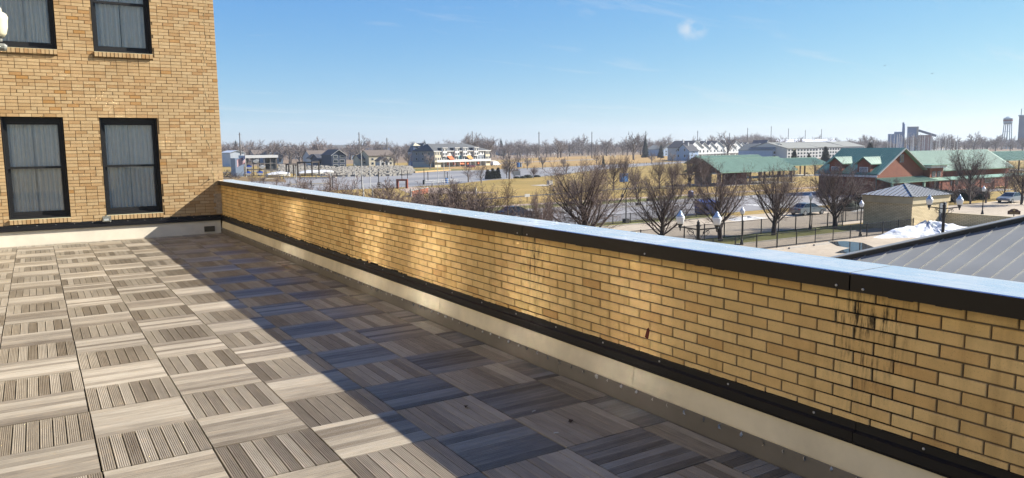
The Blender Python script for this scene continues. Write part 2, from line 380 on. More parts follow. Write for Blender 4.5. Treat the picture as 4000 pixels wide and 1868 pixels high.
# ------------------------------------------------------------------ hotel facade
FY = 10.18; XR = 3.41
hotel = thing('hotel_building', 'tan brick hotel wing with black framed windows at the end of the terrace', 'building', (0, 0, 0))
COLS = [(-.71, .36), (1.01, 2.115)]; ROWS = [(.525, 2.57), (3.92, 5.97)]
core = MB(); zs = [-6.7, ROWS[0][0]-.02, ROWS[0][1], ROWS[1][0]-.02, ROWS[1][1], 9.5]; yc = FY+.009
for a, b in ((0, 1), (2, 3), (4, 5)): core.box(-12, yc, zs[a]+(.001 if a else 0), XR-.004, 10.75, zs[b]-.001)
for (za, zb) in ((zs[1], zs[2]), (zs[3], zs[4])):
    for xa, xb in ((-12, COLS[0][0]), (COLS[0][1], COLS[1][0]), (COLS[1][1], XR-.004)): core.box(xa, yc, za, xb, 10.75, zb)
core.build('wall_core', MORTAR_F, hotel)
MB().box(-12, 10.76, -6.7, XR-.01, 22, 9.5).build('building_body', MORTAR_F, hotel)
body = MB(); body.box(-12, -18, ZG, 3.34, FY-.03, -.07); body.build('lower_storeys', BRICK_F, hotel)
# bricks of the facade
BW, BH, CZ = .211, .0677, .3325
def hit_open(x0, x1, z0, z1):
    for xa, xb in COLS:
        for za, zb in ROWS:
            if x1 > xa and x0 < xb and z1 > za-.105 and z0 < zb: return (xa, xb, za-.105, zb)
    return None
fb = []; frg = random.Random(11)
k = 0
for k in range(-1, 93):
    z0 = CZ+k*BH+.0045; z1 = CZ+(k+1)*BH-.0045
    if z1 < .40 or z0 > 6.6: continue
    z0 = max(z0, .405)
    x = XR; n = 0; pat = k % 2
    while x > -3.2:
        if n == 0: w = BW*.5 if pat else BW
        else: w = BW/2 if (frg.random() < .10) else BW
        n += 1; xa, xb = x-w+.0045, x-.0045 if n > 1 else x; x -= w
        h = hit_open(xa, xb, z0, z1)
        if h:
            if z1 <= h[2]+.001 or z0 >= h[3]-.001: pass
            else:
                if xb-h[1] > .03: fb.append((h[1]+.001, xb, z0, z1))
                if h[0]-xa > .03: fb.append((xa, h[0]-.001, z0, z1))
                continue
        fb.append((xa, xb, z0, z1))
fb.sort(key=lambda q: -screen_size(((q[0]+q[1])/2, FY, (q[2]+q[3])/2)))
def cham(ax):                                         # box with a chamfered face, unit size
    cx, cz = .014, .05; f0 = [(-.5+cx, 0, -.5+cz), (.5-cx, 0, -.5+cz), (.5-cx, 0, .5-cz), (-.5+cx, 0, .5-cz)]; f1 = [(-.5, .10, -.5), (.5, .10, -.5), (.5, .10, .5), (-.5, .10, .5)]; f2 = [(x, 1, z) for x, y, z in f1]; vs = f0+f1+f2
    if ax: vs = [(y, -x, z) for x, y, z in vs]
    return MB().add(vs, [(0, 1, 2, 3), (8, 11, 10, 9)]+[(i, i+4, (i+1) % 4+4, (i+1) % 4) for i in range(4)]+[(i+4, i+8, (i+1) % 4+8, (i+1) % 4+4) for i in range(4)])
bu = cham(0).mesh('brick', BRICK_F); rest = MB()
for n, (xa, xb, z0, z1) in enumerate(fb):
    dy = frg.uniform(-.004, .0035)
    if n < 300: ob('brick', bu, hotel, ((xa+xb)/2, FY+dy, (z0+z1)/2), 0, (xb-xa, .03, z1-z0))
    else: rest.box(xa, FY+dy, z0, xb, FY+.03, z1)
tag(rest.build('brick_field', BRICK_F, hotel), kind='stuff')
# pale crack line climbing near the corner
ck = MB(); cx = 3.21; z = .9; pts = []; crg = random.Random(5)
while z < 5.6: pts.append((cx, FY-.001, z)); z += crg.choice((.0677, .0677, .135)); cx += crg.uniform(-.045, .045)+(3.17-cx)*.1
ck.tube(pts, .0032, 4).build('repaired_crack', M('crack_mortar', '#c4b48c', .95, .2, 20), hotel)
SILL_T = M('sill_sealant', '#c9c8a8', .8, .15, 14)
def window(x0, x1, z0, z1, seed, gap):
    w = tag(ob('window', None, hotel, (x0, FY+.12, z0))); W, H = x1-x0, z1-z0; g = random.Random(seed)
    f = MB(); t = .055
    f.box(0, 0, 0, t, .10, H); f.box(W-t, 0, 0, W, .10, H); f.box(t, 0, H-.11, W-t, .10, H); f.box(t, 0, 0, W-t, .10, .05)
    f.box(.012, -.085, 0, .03, -.001, H); f.box(W-.03, -.085, 0, W-.012, -.001, H)   # outer channels
    f.box(.03, -.085, 0, W-.03, -.001, .02)
    f.build('frame', FRAME, w)
    mid = H*.502; s1, s2 = MB(), MB(); a, b = t+.001, W-t-.001
    for s, za, zb, y, lr, ur in ((s1, mid-.02, H-.111, .02, .045, .04), (s2, .051, mid+.02, .055, .085, .04)):
        s.box(a, y, za, a+.045, y+.033, zb); s.box(b-.045, y, za, b, y+.033, zb); s.box(a+.045, y, za, b-.045, y+.033, za+lr); s.box(a+.045, y, zb-ur, b-.045, y+.033, zb)
    s1.build('upper_sash', FRAME, w); s2.build('lower_sash', FRAME, w)
    MB().box(a+.046, .034, mid+.026, b-.046, .039, H-.152).build('pane', GLASS, w); MB().box(a+.046, .069, .137, b-.046, .074, mid-.021).build('pane', GLASS, w)
    for ca, cb in ((.03, W*.5-gap), (W*.5+gap*.4, W-.03)):                     # two pleated curtains
        c = MB(); n = 64; vs = []; ph = g.uniform(0, 6); fr = g.uniform(5.5, 7.5)
        for q in range(n+1):
            x = ca+(cb-ca)*q/n; y = .145+.026*math.sin(ph+fr*2*math.pi*q/n+.8*math.sin(3*q/n*2*math.pi))+.008*math.sin(17*q/n*6)
            vs += [(x, y, .02), (x+.012*math.sin(q*.3), y*1.02, H*.5), (x, y*.97+.005, H-.02)]
        c.add(vs, [(3*q+r, 3*q+3+r, 3*q+4+r, 3*q+1+r) for q in range(n) for r in (0, 1)])
        c.build('curtain', CURT, w, smooth=True)
    MB().box(-.02, .42, -.02, W+.02, .44, H+.02).build('dark_interior', DARK, w)
    n = 15; pw = W/n
    for q in range(n):                                                        # rowlock sill bricks
        ob('sill_brick', bu, w, ((q+.5)*pw, -.12-.042+g.uniform(-.003, .003), -.056), 0, (pw-.011, .14, .098))
    MB().box(-.002, -.155, -.0135, W+.002, -.088, -.004).build('sill_sealant', SILL_T, w)
    MB().box(.002, -.135, -.1, W-.002, -.121, -.012).build('sill_mortar', MORTAR_F, w)
window(*COLS[0], *ROWS[0], 1, .0); window(*COLS[1], *ROWS[0], 2, .0); window(*COLS[0], *ROWS[1], 3, .0); window(*COLS[1], *ROWS[1], 4, .012)
# base of the facade: white membrane curb, black counter-flashing
MB().prism([(-9, 10.06, -.05), (-9, 10.085, .29), (-9, 10.186, .29), (-9, 10.186, -.05)], (12.28, 0, 0)).build('membrane_curb', WHITEM, hotel)
fl = MB().box(-9, 10.045, .29, 3.30, 10.186, .355); fl.box(-9, 10.125, .356, 3.30, 10.186, .405); fl.build('counter_flashing', BLACKM, hotel)
for q in range(16): ob('screw', MB().lathe([(.0068, 0), (.0068, .003), (.003, .006)], 8).mesh('screw', SCREW) if q == 0 else scr, hotel, (-1.9+q*.33, 10.122, .382)).rotation_euler = (R(90), 0, 0); scr = col.objects[-1].data
sl = random.Random(8); sm = MB(); x = -3.
while x < 3.3: w = sl.uniform(.02, .09); sm.box(x, FY-.004-sl.uniform(0, .003), .40, x+w, FY+.012, .406+sl.uniform(0, .012)); x += w
tag(sm.build('sealant_bead', SEAL, hotel), kind='stuff')
dr = MB().box(2.92, 10.04, .045, 3.14, 10.078, .165); dr.build('drain_cover', M('drain_metal', '#57503f', .6, .2, 12), hotel)
pm = MB(); q = random.Random(4)
for n in range(9): z = .43+n*.05; pm.box(3.30-q.uniform(.06, .13), FY-.012-q.uniform(0, .006), z, 3.345, FY-.002, z+.042+q.uniform(0, .02))
pm.build('mortar_patch', M('patch_mortar', '#b9aa92', .95, .25, 20, .5), hotel)
# flood light above the curb
fx = thing('flood_light', 'small grey wall flood light above the black flashing between lower windows', 'light fixture', (1.0, 10.03, .445))
AL = M('cast_aluminium', '#8f8f84', .45, .15, 8)
MB().prism([(-.085, 0, -.05), (.085, 0, -.05), (.075, 0, .065), (-.075, 0, .065)], (0, .06, 0)).build('housing', AL, fx)
rim = MB(); rim.box(-.07, -.014, -.04, .07, -.001, -.025); rim.box(-.07, -.014, .03, .07, -.001, .045); rim.box(-.07, -.014, -.0245, -.055, -.001, .0295); rim.box(.055, -.014, -.0245, .07, -.001, .0295); rim.build('rim', AL, fx)
MB().box(-.054, -.008, -.024, .054, -.002, .029).build('lens', M('lens_glass', '#c8cdca', .1, .05, 4), fx)
MB().tube([(0, .06, 0), (0, .135, -.03)], .02, 8).build('bracket', AL, fx)
MB().tube([(0, .03, .066), (0, .03, .085)], .03, 10).build('photocell', AL, fx)
# hook on the facade by the corner
tag(MB().tube([(3.11, 10.18, 1.22), (3.10, 10.14, 1.205), (3.07, 10.13, 1.19)], .008, 6).build('wall_hook', BLACKM, hotel), None)
# ------------------------------------------------------------------ parapet wall
par = thing('parapet_wall', 'long tan brick parapet with dark metal coping running along the terrace', 'parapet wall', (0, 0, 0))
PX, Y0, Y1 = 3.35, -15.0, FY-.004
MB().box(PX+.010, Y0, -.06, 3.60, Y1, 1.10).build('wall_core', MORTAR_P, par)
MB().box(3.601, Y0, ZG, 3.63, FY+.3, 1.09).build('outer_wall_face', BRICK_P, par)
pb = []; prg = random.Random(21); CH, BP = .0672, .2205; z0j = .957
for k in range(-9, 3):
    z0 = z0j+k*CH+.0048; z1 = z0j+(k+1)*CH-.0048; z0 = max(z0, .372); z1 = min(z1, 1.112)
    if z1-z0 < .012: continue
    ph = -5.78 if k % 2 == 0 else -5.8895
    n0 = math.floor((Y0-ph)/BP)+1; n1 = math.floor((Y1-ph)/BP)
    for n in range(n0, n1+1):
        a, b = ph+n*BP+.0045, ph+(n+1)*BP-.0045; b = min(b, Y1-.002)
        if b-a > .02: pb.append((a, b, z0, z1))
pb.sort(key=lambda q: -screen_size((PX, (q[0]+q[1])/2, (q[2]+q[3])/2)))
bp = cham(1).mesh('brick', BRICK_P); rest = MB()
for n, (a, b, z0, z1) in enumerate(pb):
    dx = prg.uniform(-.0025, .002)
    if n < 300: ob('brick', bp, par, (PX+dx, (a+b)/2, (z0+z1)/2), 0, (.03, b-a, z1-z0))
    else: rest.box(PX+dx, a, z0, PX+.03, b, z1)
tag(rest.build('brick_field', BRICK_P, par), kind='stuff')
ys = [-15.0]+SEAMS+[FY+.22]
def ctop(y0, y1): return [(3.283, 1.183), (3.655, 1.198)]
for a, b in zip(ys, ys[1:]):
    a2, b2 = a+.0035, b-.0035
    if b > FY: b2 = FY-.006
    MB().box(3.2785, a2+.0005, 1.086, 3.2965, b2-.0005, 1.1765).build('coping_fascia', FASC, par)
    prof = [(3.279, 1.177), (3.283, 1.1815), (3.650, 1.1835), (3.655, 1.180), (3.655, 1.06), (3.64, 1.06), (3.64, 1.177)]
    c = MB().prism([(x, a2, z) for x, z in prof], (0, b2-a2, 0)).build('coping_panel', COPTOP, par)
    for y in (a+.075, (a+b)/2, b-.075):
        s = ob('screw', scr, par, (3.2785, y, 1.105)); s.rotation_euler = (0, R(-90), 0)
MB().box(3.415, FY-.004, 1.06, 3.655, FY+.22, 1.19).build('coping_end', COPTOP, par)
for y in SEAMS: MB().box(3.2968, y-.055, 1.09, 3.300, y+.055, 1.165).build('splice_plate', BLACKM, par)
sm = MB(); y = -9.
while y < FY-.1:                                                              # ragged black sealant below coping and above flashing
    w = sl.uniform(.02, .14); h = sl.uniform(-.004, .007)
    if sl.random() < .7: sm.box(PX-.006, y, 1.075-h, PX+.012, y+w, 1.10)
    sm.box(PX-.008, y, .36, PX+.012, y+w, .384+sl.uniform(0, .02)*(1.4 if y > 0 else .25)); y += w
tag(sm.build('sealant_bead', SEAL, par), kind='stuff')
# base of the parapet: grey plate, cream membrane, black two step flashing
segs = [-15, -9.1, -6.05, -3.0, .05, 3.1, 6.15, 10.05]
for a, b in zip(segs, segs[1:]):
    MB().box(3.292, a+.002, -.05, 3.306, b-.002, .118).build('metal_plate', GREYM, par)
    MB().prism([(3.309, a+.45, .285), (3.309, a+.45, .335), (3.337, a+.45, .345), (3.337, a+.45, .383), (3.3455, a+.45, .383), (3.3455, a+.45, .276), (3.303, a+.45, .276), (3.301, a+.45, .285)], (0, b-a-.004, 0)).build('flashing_strip', BLACKM, par)
MB().prism([(3.3065, Y0, -.04), (3.300, Y0, .118), (3.298, Y0, .128), (3.302, Y0, .18), (3.313, Y0, .275), (3.358, Y0, .275), (3.358, Y0, -.04)], (0, 10.055-Y0, 0)).build('membrane_strip', CREAMM, par)
for y in (-6.9, -3.9, -.85, 2.2, 5.25): MB().prism([(3.2972, y, .12), (3.3005, y, .18), (3.3118, y, .274), (3.3095, y, .274), (3.2985, y, .18), (3.2955, y, .12)], (0, .012, 0)).build('membrane_lap', CREAMM, par)
sg = MB().add([(math.cos(t)*.012*(1+.3*math.sin(5*t)), math.sin(t)*.013, 0) for t in [i*math.pi/3 for i in range(6)]]+[(0, 0, .011)], [(i, (i+1) % 6, 6) for i in range(6)]).mesh('plate_screw', SCREW)
y = -8.6; n = 0
while y < 10.0:
    o = ob('plate_screw', sg, par, (3.2915, y+prg.uniform(-.012, .012), .102+prg.uniform(-.006, .005))); o.rotation_euler = (prg.uniform(0, 6), R(-90), 0); s_ = prg.uniform(1.0, 1.7); o.scale = (s_, s_, 1)
    y += .155; n += 1
y = -8.4
while y < 10.0: s = ob('screw', scr, par, (3.336, y, .364)); s.rotation_euler = (0, R(-90), 0); y += .61
tag(MB().prism([(3.349, -3.97, .50), (3.349, -3.99, .56), (3.349, -4.005, .575), (3.349, -4.015, .55), (3.349, -4.0, .49)], (-.004, 0, 0)).build('rust_stain', M('rust', '#6a2412', .9, .3, 40), par))
# ------------------------------------------------------------------ ground, roads, river
def ground_mat(name, cols, scale, rough=.95, fine=2.0):
    m, nt, bs = nodes_of(name); pos = mk(nt, 'ShaderNodeNewGeometry').outputs['Position']
    a = noise(nt, scale, 5, .6, pos); b = noise(nt, fine, 6, .7, pos); ramp = mk(nt, 'ShaderNodeValToRGB'); e = ramp.color_ramp.elements
    e[0].position = .3; e[0].color = (*lin(cols[0]), 1); e[1].position = .7; e[1].color = (*lin(cols[-1]), 1)
    if len(cols) > 2: k = e.new(.5); k.color = (*lin(cols[1]), 1)
    nt.links.new(a, ramp.inputs[0])
    nt.links.new(scol(nt, ramp.outputs[0], mrange(nt, b, .3, .7, .82, 1.18, False)), bs.inputs['Base Color'])
    bs.inputs['Roughness'].default_value = rough; bs.inputs['Specular IOR Level'].default_value = .2; return m
GRASS = ground_mat('dry_lawn', ['#86753f', '#9d8549', '#a98d52'], .045, .95, 1.3)
DRY = ground_mat('dry_meadow', ['#9c7f4e', '#ad8d58', '#8d7c47'], .03, .95, .8)
GREENG = ground_mat('green_grass', ['#5d6434', '#72713c', '#8a7d45'], .11, .95, 2.0)
CONC = ground_mat('pale_concrete', ['#a89b88', '#b7a994', '#bfb29d'], .12, .9, 2.5)
ASPH = ground_mat('worn_asphalt', ['#84827f', '#929090', '#9d9a98'], .06, .9, 1.8)
PATHM = ground_mat('path_concrete', ['#a89684', '#b09c8a'], .2)
DARKP = ground_mat('dark_asphalt_path', ['#4a4a4e', '#585858'], .2)
KERB = M('kerb_concrete', '#b3aca0', .9, .15, 1)
def ice_mat():
    m, nt, bs = nodes_of('river_ice'); pos = mk(nt, 'ShaderNodeNewGeometry').outputs['Position']
    mp2 = mk(nt, 'ShaderNodeMapping'); mp2.inputs['Rotation'].default_value = (0, 0, R(-22)); nt.links.new(pos, mp2.inputs[0])
    a = noise(nt, 1, 6, .65, mp2.outputs[0], sxyz=(.02, .16, 1)); b = noise(nt, .035, 4, .5, pos)
    f = mmath(nt, 'ADD', mmath(nt, 'MULTIPLY', a, .65), mmath(nt, 'MULTIPLY', b, .4)); ramp = mk(nt, 'ShaderNodeValToRGB'); e = ramp.color_ramp.elements
    e[0].position = .40; e[0].color = (*lin('#75736f'), 1); e[1].position = .62; e[1].color = (*lin('#a59f95'), 1); k = e.new(.5); k.color = (*lin('#8f8b85'), 1)
    nt.links.new(f, ramp.inputs[0]); nt.links.new(ramp.outputs[0], bs.inputs['Base Color']); bs.inputs['Roughness'].default_value = .55; return m
gm = MB(); gm.add([(-900, -500, ZG), (2400, -500, ZG), (2400, 2200, ZG), (-900, 2200, ZG)], [(0, 1, 2, 3)])
tag(gm.build('ground', GRASS), kind='structure')
def rect(x0, x1, y0, y1): return [(x0, y0), (x1, y0), (x1, y1), (x0, y1)]
sheet('parking_lot', rect(3.7, 77.4, -20, 33.2), ZG+.02, CONC)
sheet('parking_lot', rect(77.8, 190, -20, 47), ZG+.02, CONC)
sheet('pavement', rect(-60, 77.4, 33.2, 36.2), ZG+.03, CONC)
sheet('grass_strip', rect(-60, 71.5, 36.2, 40.6), ZG+.02, GREENG)
sheet('car_park', rect(-60, 104, 40.6, 54.6), ZG+.028, CONC)
sheet('grass_strip', rect(-60, 71, 54.6, 58.4), ZG+.03, GREENG)
sheet('road', rect(-120, 150, 58.4, 79), ZG+.02, ASPH)
sheet('grass_verge', rect(-120, 96, 79, 85.6), ZG+.02, GREENG)
sheet('path', rect(-120, 150, 85.6, 88.2), ZG+.03, PATHM)
sheet('dry_bed', rect(96, 160, 79.2, 99), ZG+.015, DRY)
tag(MB().box(-60, 73.3, ZG, 88, 73.6, ZG+.13).build('kerb', KERB), kind='structure')
tag(MB().box(-60, 79.0, ZG, 96, 79.25, ZG+.13).build('kerb', KERB), kind='structure')
tag(MB().box(-60, 36.1, ZG, 71, 36.25, ZG+.12).build('kerb', KERB), kind='structure')
tag(MB().box(-60, 54.4, ZG, 71, 54.6, ZG+.13).build('kerb', KERB), kind='structure')
med = sheet('median_green_strip', rect(-60, 88, 73.6, 74.6), ZG+.035, GREENG); med.name = 'median_strip'  # plain green strip along the median kerb
# winding dark path through the lawn
pth = [(40, 93), (58, 99.5), (66, 102.9), (72, 103.9), (83, 105.8), (94, 108.7), (106, 110.5), (118, 109)]
vs = []
for i, p in enumerate(pth):
    a, b = Vector(pth[max(i-1, 0)]), Vector(pth[min(i+1, len(pth)-1)]); d = (b-a).normalized(); n = Vector((-d.y, d.x))
    vs += [(p[0]+n.x*1.0, p[1]+n.y*1.0, ZG+.02), (p[0]-n.x*1.0, p[1]-n.y*1.0, ZG+.02)]
tag(MB().add(vs, [(2*i, 2*i+1, 2*i+3, 2*i+2) for i in range(len(pth)-1)]).build('dark_path', DARKP), kind='structure')
near = [(-200, 158), (-40, 156), (30, 152), (50, 150), (65, 148.5), (83, 152.7), (104, 168), (119, 173), (140, 184), (160, 202), (200, 228), (262, 262), (400, 318), (800, 455), (1500, 640)]
far_ = [(1500, 720), (800, 510), (400, 345), (298, 296), (206, 267), (150, 252), (125, 256), (113, 243), (98, 236), (82, 232), (66, 228), (50, 228), (20, 226), (-200, 230)]
sheet('frozen_river', near+far_, ZG+.01, ice_mat())
sheet('dry_meadow', [(130, 258), (206, 268), (298, 297), (420, 352), (520, 420), (420, 470), (300, 430), (220, 395), (205, 345), (150, 297)], ZG+.02, DRY)
sheet('dry_meadow', [(300, 345), (560, 400), (760, 520), (600, 620), (330, 520)], ZG+.03, DRY)
sheet('green_bank', [(112, 246), (124, 259), (150, 256), (150, 290), (132, 292), (114, 268)], ZG+.03, GREENG)
FARG = ground_mat('far_brown_ground', ['#7d6a56', '#8a7660', '#94805f'], .012, .95, .3)
sheet('far_ground', [(-890, 440), (200, 440), (420, 500), (800, 650), (2000, 900), (2390, 960), (2390, 2190), (-890, 2190)], ZG+.012, FARG)
sheet('far_ground', [(300, 150), (700, 200), (2390, 300), (2390, 900), (800, 440), (400, 300)], ZG+.008, FARG)
sheet('far_street', [(60, 310), (116, 322), (215, 350), (330, 400), (330, 412), (212, 360), (112, 330), (58, 318)], ZG+.035, ASPH)
sheet('plaza', [G(1560, 741).xy, G(1600, 731).xy, G(1740, 735).xy, G(1800, 748).xy, G(1950, 753).xy, G(1850, 757).xy, G(1600, 757).xy], ZG+.04, PATHM)
sheet('pale_slab', [G(2070, 725).xy, G(2120, 722).xy, G(2165, 724).xy, G(2122, 728).xy], ZG+.05, KERB)
SNOWD = M('dirty_snow', '#c4c3be', .85, .35, .9, .8, 0, .2, 0, 'Object', None, .2)
SNOWM = M('old_snow', '#e9ecee', .8, .30, .8, .8, 0, .2, 0, 'Object', None, .25)
# main block of the hotel, left of the terrace (outside the frame; its sunlit wall lights the shaded parapet)
blk = thing('hotel_main_block', 'sunlit tan brick main block of the hotel left of the terrace', 'building', (0, 0, 0))
ALB = .58; MB().box(-14, -8.2, -.055, -5.2, FY-.01, 11).build('wall', M('pale_block_brick', '#c9bb9b', .9, .12, 4), blk); ALB = .68
ALB = 1.0
BPANE = M('block_pane', '#9da1a6', .12, .02, 1, 0, 1.0)
ALB = .68
for y_, w_ in ((1.34, .75), (-2.0, .75), (-3.66, .9), (-5.56, .4), (-6.9, .3)):
    for z_ in (.9, 6.2):
        MB().box(-5.199, y_-w_/2-.08, z_, -5.16, y_+w_/2+.08, z_+1.7).build('window_frame', FRAME, blk); MB().box(-5.159, y_-w_/2, z_+.08, -5.14, y_+w_/2, z_+1.6).build('pane', BPANE if z_ > 3 else DARK, blk)
# ------------------------------------------------------------------ neighbouring metal roof
ROOFG = M('grey_standing_seam_metal', '#94958f', .5, .10, .8, 0, 0, .5)
ROOFD = M('dark_trim_and_curb_shade', '#2c2f31', .4, .1, 1)
canopy = thing('entrance_canopy', 'grey standing seam hip roof just beyond the parapet', 'roof', (0, 0, 0))
SL, wS, kx = .308, .45, 1.209
P0 = Vector((20.148, 5.043, -1.416))
def hipP(k): return P0+Vector((k*wS*kx, -k*wS, k*wS*kx*SL))
EX = 13.2                                              # eave line x
def faceZ(x): return P0.z+(x-P0.x)*SL
kmin = (EX-P0.x)/(wS*kx); K0 = math.ceil(kmin)
for k in range(K0, 26):
    a, b = hipP(k), hipP(k+1); ya, yb = a.y-.012, b.y+.012
    MB().prism([(EX, ya, faceZ(EX)), (EX, yb, faceZ(EX)), (b.x-.02, yb, faceZ(b.x-.02)), (a.x-.02, ya, faceZ(a.x-.02))], (0, 0, -.03)).build('roof_panel', ROOFG, canopy)
    p = hipP(k); MB().bar((EX, p.y, faceZ(EX)+.012), (p.x-.02, p.y, faceZ(p.x-.02)+.012), .018, .034).build('standing_seam', ROOFG, canopy)
a, b = hipP(kmin), hipP(26)
hc = MB(); nrm = Vector((.38, .47, 0)).normalized()
hc.bar(a+Vector((.04, .06, .03)), b+Vector((.04, .06, .03)), .10, .2, (0, 0, 1)); hc.build('hip_shadow_curb', ROOFD, canopy)  # dark curb colour paints the shadow under the hip cap
MB().bar(a+Vector((.04, .06, .145)), b+Vector((.04, .06, .145)), .24, .025).build('hip_cap', ROOFG, canopy)
nf = MB().add([a, b, b+Vector((20, 0, 0)), (b.x+20, a.y, a.z)], [(0, 1, 2, 3)]); nf.build('north_slope', ROOFG, canopy)
MB().box(EX+.6, -8, ZG, b.x+18, a.y-.7, faceZ(EX)-.05).build('canopy_base', CONC, canopy)
# ------------------------------------------------------------------ street furniture
BLK = M('black_painted_metal', '#0d0d0e', .45, .2, 6)
GLOBE = M('white_lamp_globe', '#eef0ee', .22, .04, 4, 0, 0, .6)
CAPM = M('lamp_cap_glass', '#c3d4de', .12, .05, 4, 0, .3)
ACORN = [(.11, 0), (.15, .03), (.19, .16), (.215, .30), (.215, .36), (.17, .42), (.12, .47), (.09, .54), (.05, .60), (.02, .66)]
def globe_at(parent, x, y, z, s=1.0, name='globe'):
    k = 5; o = MB().lathe([(r*s, h*s) for r, h in ACORN[:k]], 14).build(name, GLOBE, parent, (x, y, z), smooth=True)
    MB().lathe([(r*s, h*s) for r, h in ACORN[k-1:]], 14).build('globe_cap', CAPM if name == 'lantern' else GLOBE, o, (0, 0, .001), smooth=True); return o
def lamp(loc, h, label, group=None):
    t = thing('lamp_post', label, 'lamp post', loc, 0, group)
    MB().lathe([(.16, 0), (.16, .12), (.11, .3), (.085, .5), (.065, .55)], 10).build('base', BLK, t, smooth=True)
    MB().tube([(0, 0, .55), (0, 0, h-.72)], [.065, .055], 8).build('post', BLK, t)
    MB().lathe([(.05, 0), (.09, .05), (.12, .08)], 10).build('collar', BLK, t, (0, 0, h-.74))
    globe_at(t, 0, 0, h-.66); return t
lamp0 = lamp(G(3360, 925), 3.40, 'white globe lamp post rising behind the near fence, right of the puddle', 'globe lamp posts')
for (u, v, h, lab) in ((3837, 838, 3.40, 'white globe lamp post on the grass island beside the grey sedan'),
                       (3163, 900, 3.80, 'tall white globe lamp post between two bare trees by the far fence'),
                       (2897, 958, 3.30, 'white globe lamp post just right of the twin lantern'),
                       (3660, 752, 3.1, 'white globe lamp in front of the red brick tower'),):
    o = dup(lamp0, G(u, v), 0, None, lab); o.scale = (1, 1, h/3.4)
def twin(loc, h, rz, label, s=1.35):
    t = thing('twin_lantern', label, 'lamp post', loc, rz, 'twin lanterns')
    MB().lathe([(.22, 0), (.22, .2), (.15, .5), (.11, .9)], 10).build('base', BLK, t)
    MB().tube([(0, 0, .9), (0, 0, h)], [.11, .10], 10).build('post', BLK, t)
    MB().lathe([(.12, 0), (.13, .06), (.07, .14), (.1, .2), (.06, .28), (.02, .36)], 10).build('finial', BLK, t, (0, 0, h), smooth=True)
    for sx in (-1, 1):
        a = MB(); a.bar((0, 0, h-.18), (sx*.98, 0, h-.05), .05, .07)
        cc = [(sx*(.42+.2*math.cos(q)*(1-q/14)), 0, h-.36+.2*math.sin(q)*(1-q/14)) for q in [i*.45 for i in range(22)]]
        a.tube(cc, .018, 5); a.tube([(0, 0, h-.95), (sx*.12, 0, h-.8), (sx*.14, 0, h-.6), (sx*.3, 0, h-.35), (sx*.6, 0, h-.15)], .022, 5)
        a.tube([(sx*.12, 0, h-.75), (sx*.24, 0, h-.82), (sx*.26, 0, h-.68), (sx*.18, 0, h-.66)], .016, 5)
        a.build('arm', BLK, t)
        MB().lathe([(.02, -.22), (.05, -.16), (.04, -.1), (.12, 0), (.10, .06), (.16, .16)], 10).build('holder', BLK, t, (sx*1.0, 0, h-.05))
        globe_at(t, sx*1.0, 0, h+.11, s, 'lantern')
    return t
pA = atY(2728, 880, 21.5); pA.z = ZG
tA = twin(pA, hz(pA, 885), R(-58), 'ornate twin lantern post standing left, in front of bare trees', 1.15)
pB = atY(3689, 800, 22.0); pB.z = ZG
tB = twin(pB, hz(pB, 806), R(-48), 'ornate twin lantern post in front of the tan shed and snow', 1.15)
# lantern on the hotel side, cut by the left edge of the photograph
pl = CAM+ray(-6, 143)*6.0
tl = thing('wall_lantern', 'cream glass lantern on a grey bracket at the left edge of the frame', 'lamp', pl); tl.scale = (.76, .76, .76)
CREAM = M('cream_lamp_glass', '#efe9c6', .3, .05, 4)
MB().lathe([(.055, 0), (.075, .03), (.09, .1), (.093, .17), (.1, .2), (.085, .235), (.06, .25), (.05, .255)], 16).build('globe', CREAM, tl, smooth=True)
MB().lathe([(.05, .255), (.045, .29), (.025, .31), (.005, .315)], 16).build('cap', CREAM, tl, smooth=True)
MB().lathe([(.05, -.012), (.06, -.002), (.05, 0)], 14).build('collar', AL, tl); MB().lathe([(.03, -.05), (.035, -.03), (.03, -.013)], 12).build('neck', AL, tl)
MB().tube([(-.6, 0, -.12), (-.03, 0, -.105), (.045, 0, -.11), (.068, 0, -.112)], [.03, .04, .04, .025], 10).build('bracket', AL, tl)
def fence(y, x0, x1, h, label, step=2.45, pick=.125, up=None, mat=BLK):
    t = thing('metal_fence', label, 'fence', (x0, y, ZG)); L = x1-x0; n = max(1, round(L/step)); st = L/n
    for i in range(n+1): MB().box(i*st-.035, -.035, 0, i*st+.035, .035, h+.05).build('post', mat, t)
    r = MB()
    for z in (.12, h-.02): r.box(.036, -.02, z-.02, L-.036, .02, z+.02)
    r.build('rail', mat, t); p = MB(); x = pick
    while x < L: p.box(x-.012, -.012, .141, x+.012, .012, h-.041); x += pick
    tag(p.build('pickets', mat, t), kind='stuff'); return t
fence(33.0, 34.0, 71.8, 1.25, 'near black picket fence running from the coping to the tan shed', 2.45)
fence(40.2, 20.0, 71.2, 1.45, 'black picket fence behind the row of bare trees', 2.6)
fence(56.3, 25.0, 71.5, 1.1, 'low dark fence along the grass strip by the road', 2.6)
for x0_, x1_, y_, lab in ((72.5, 79, 42.2, 'dense black gate fence behind the tan shed'), (86, 97, 47.2, 'black fence in front of the dark hedge')): fence(y_, x0_, x1_, 1.6, lab, 1.9, .1)
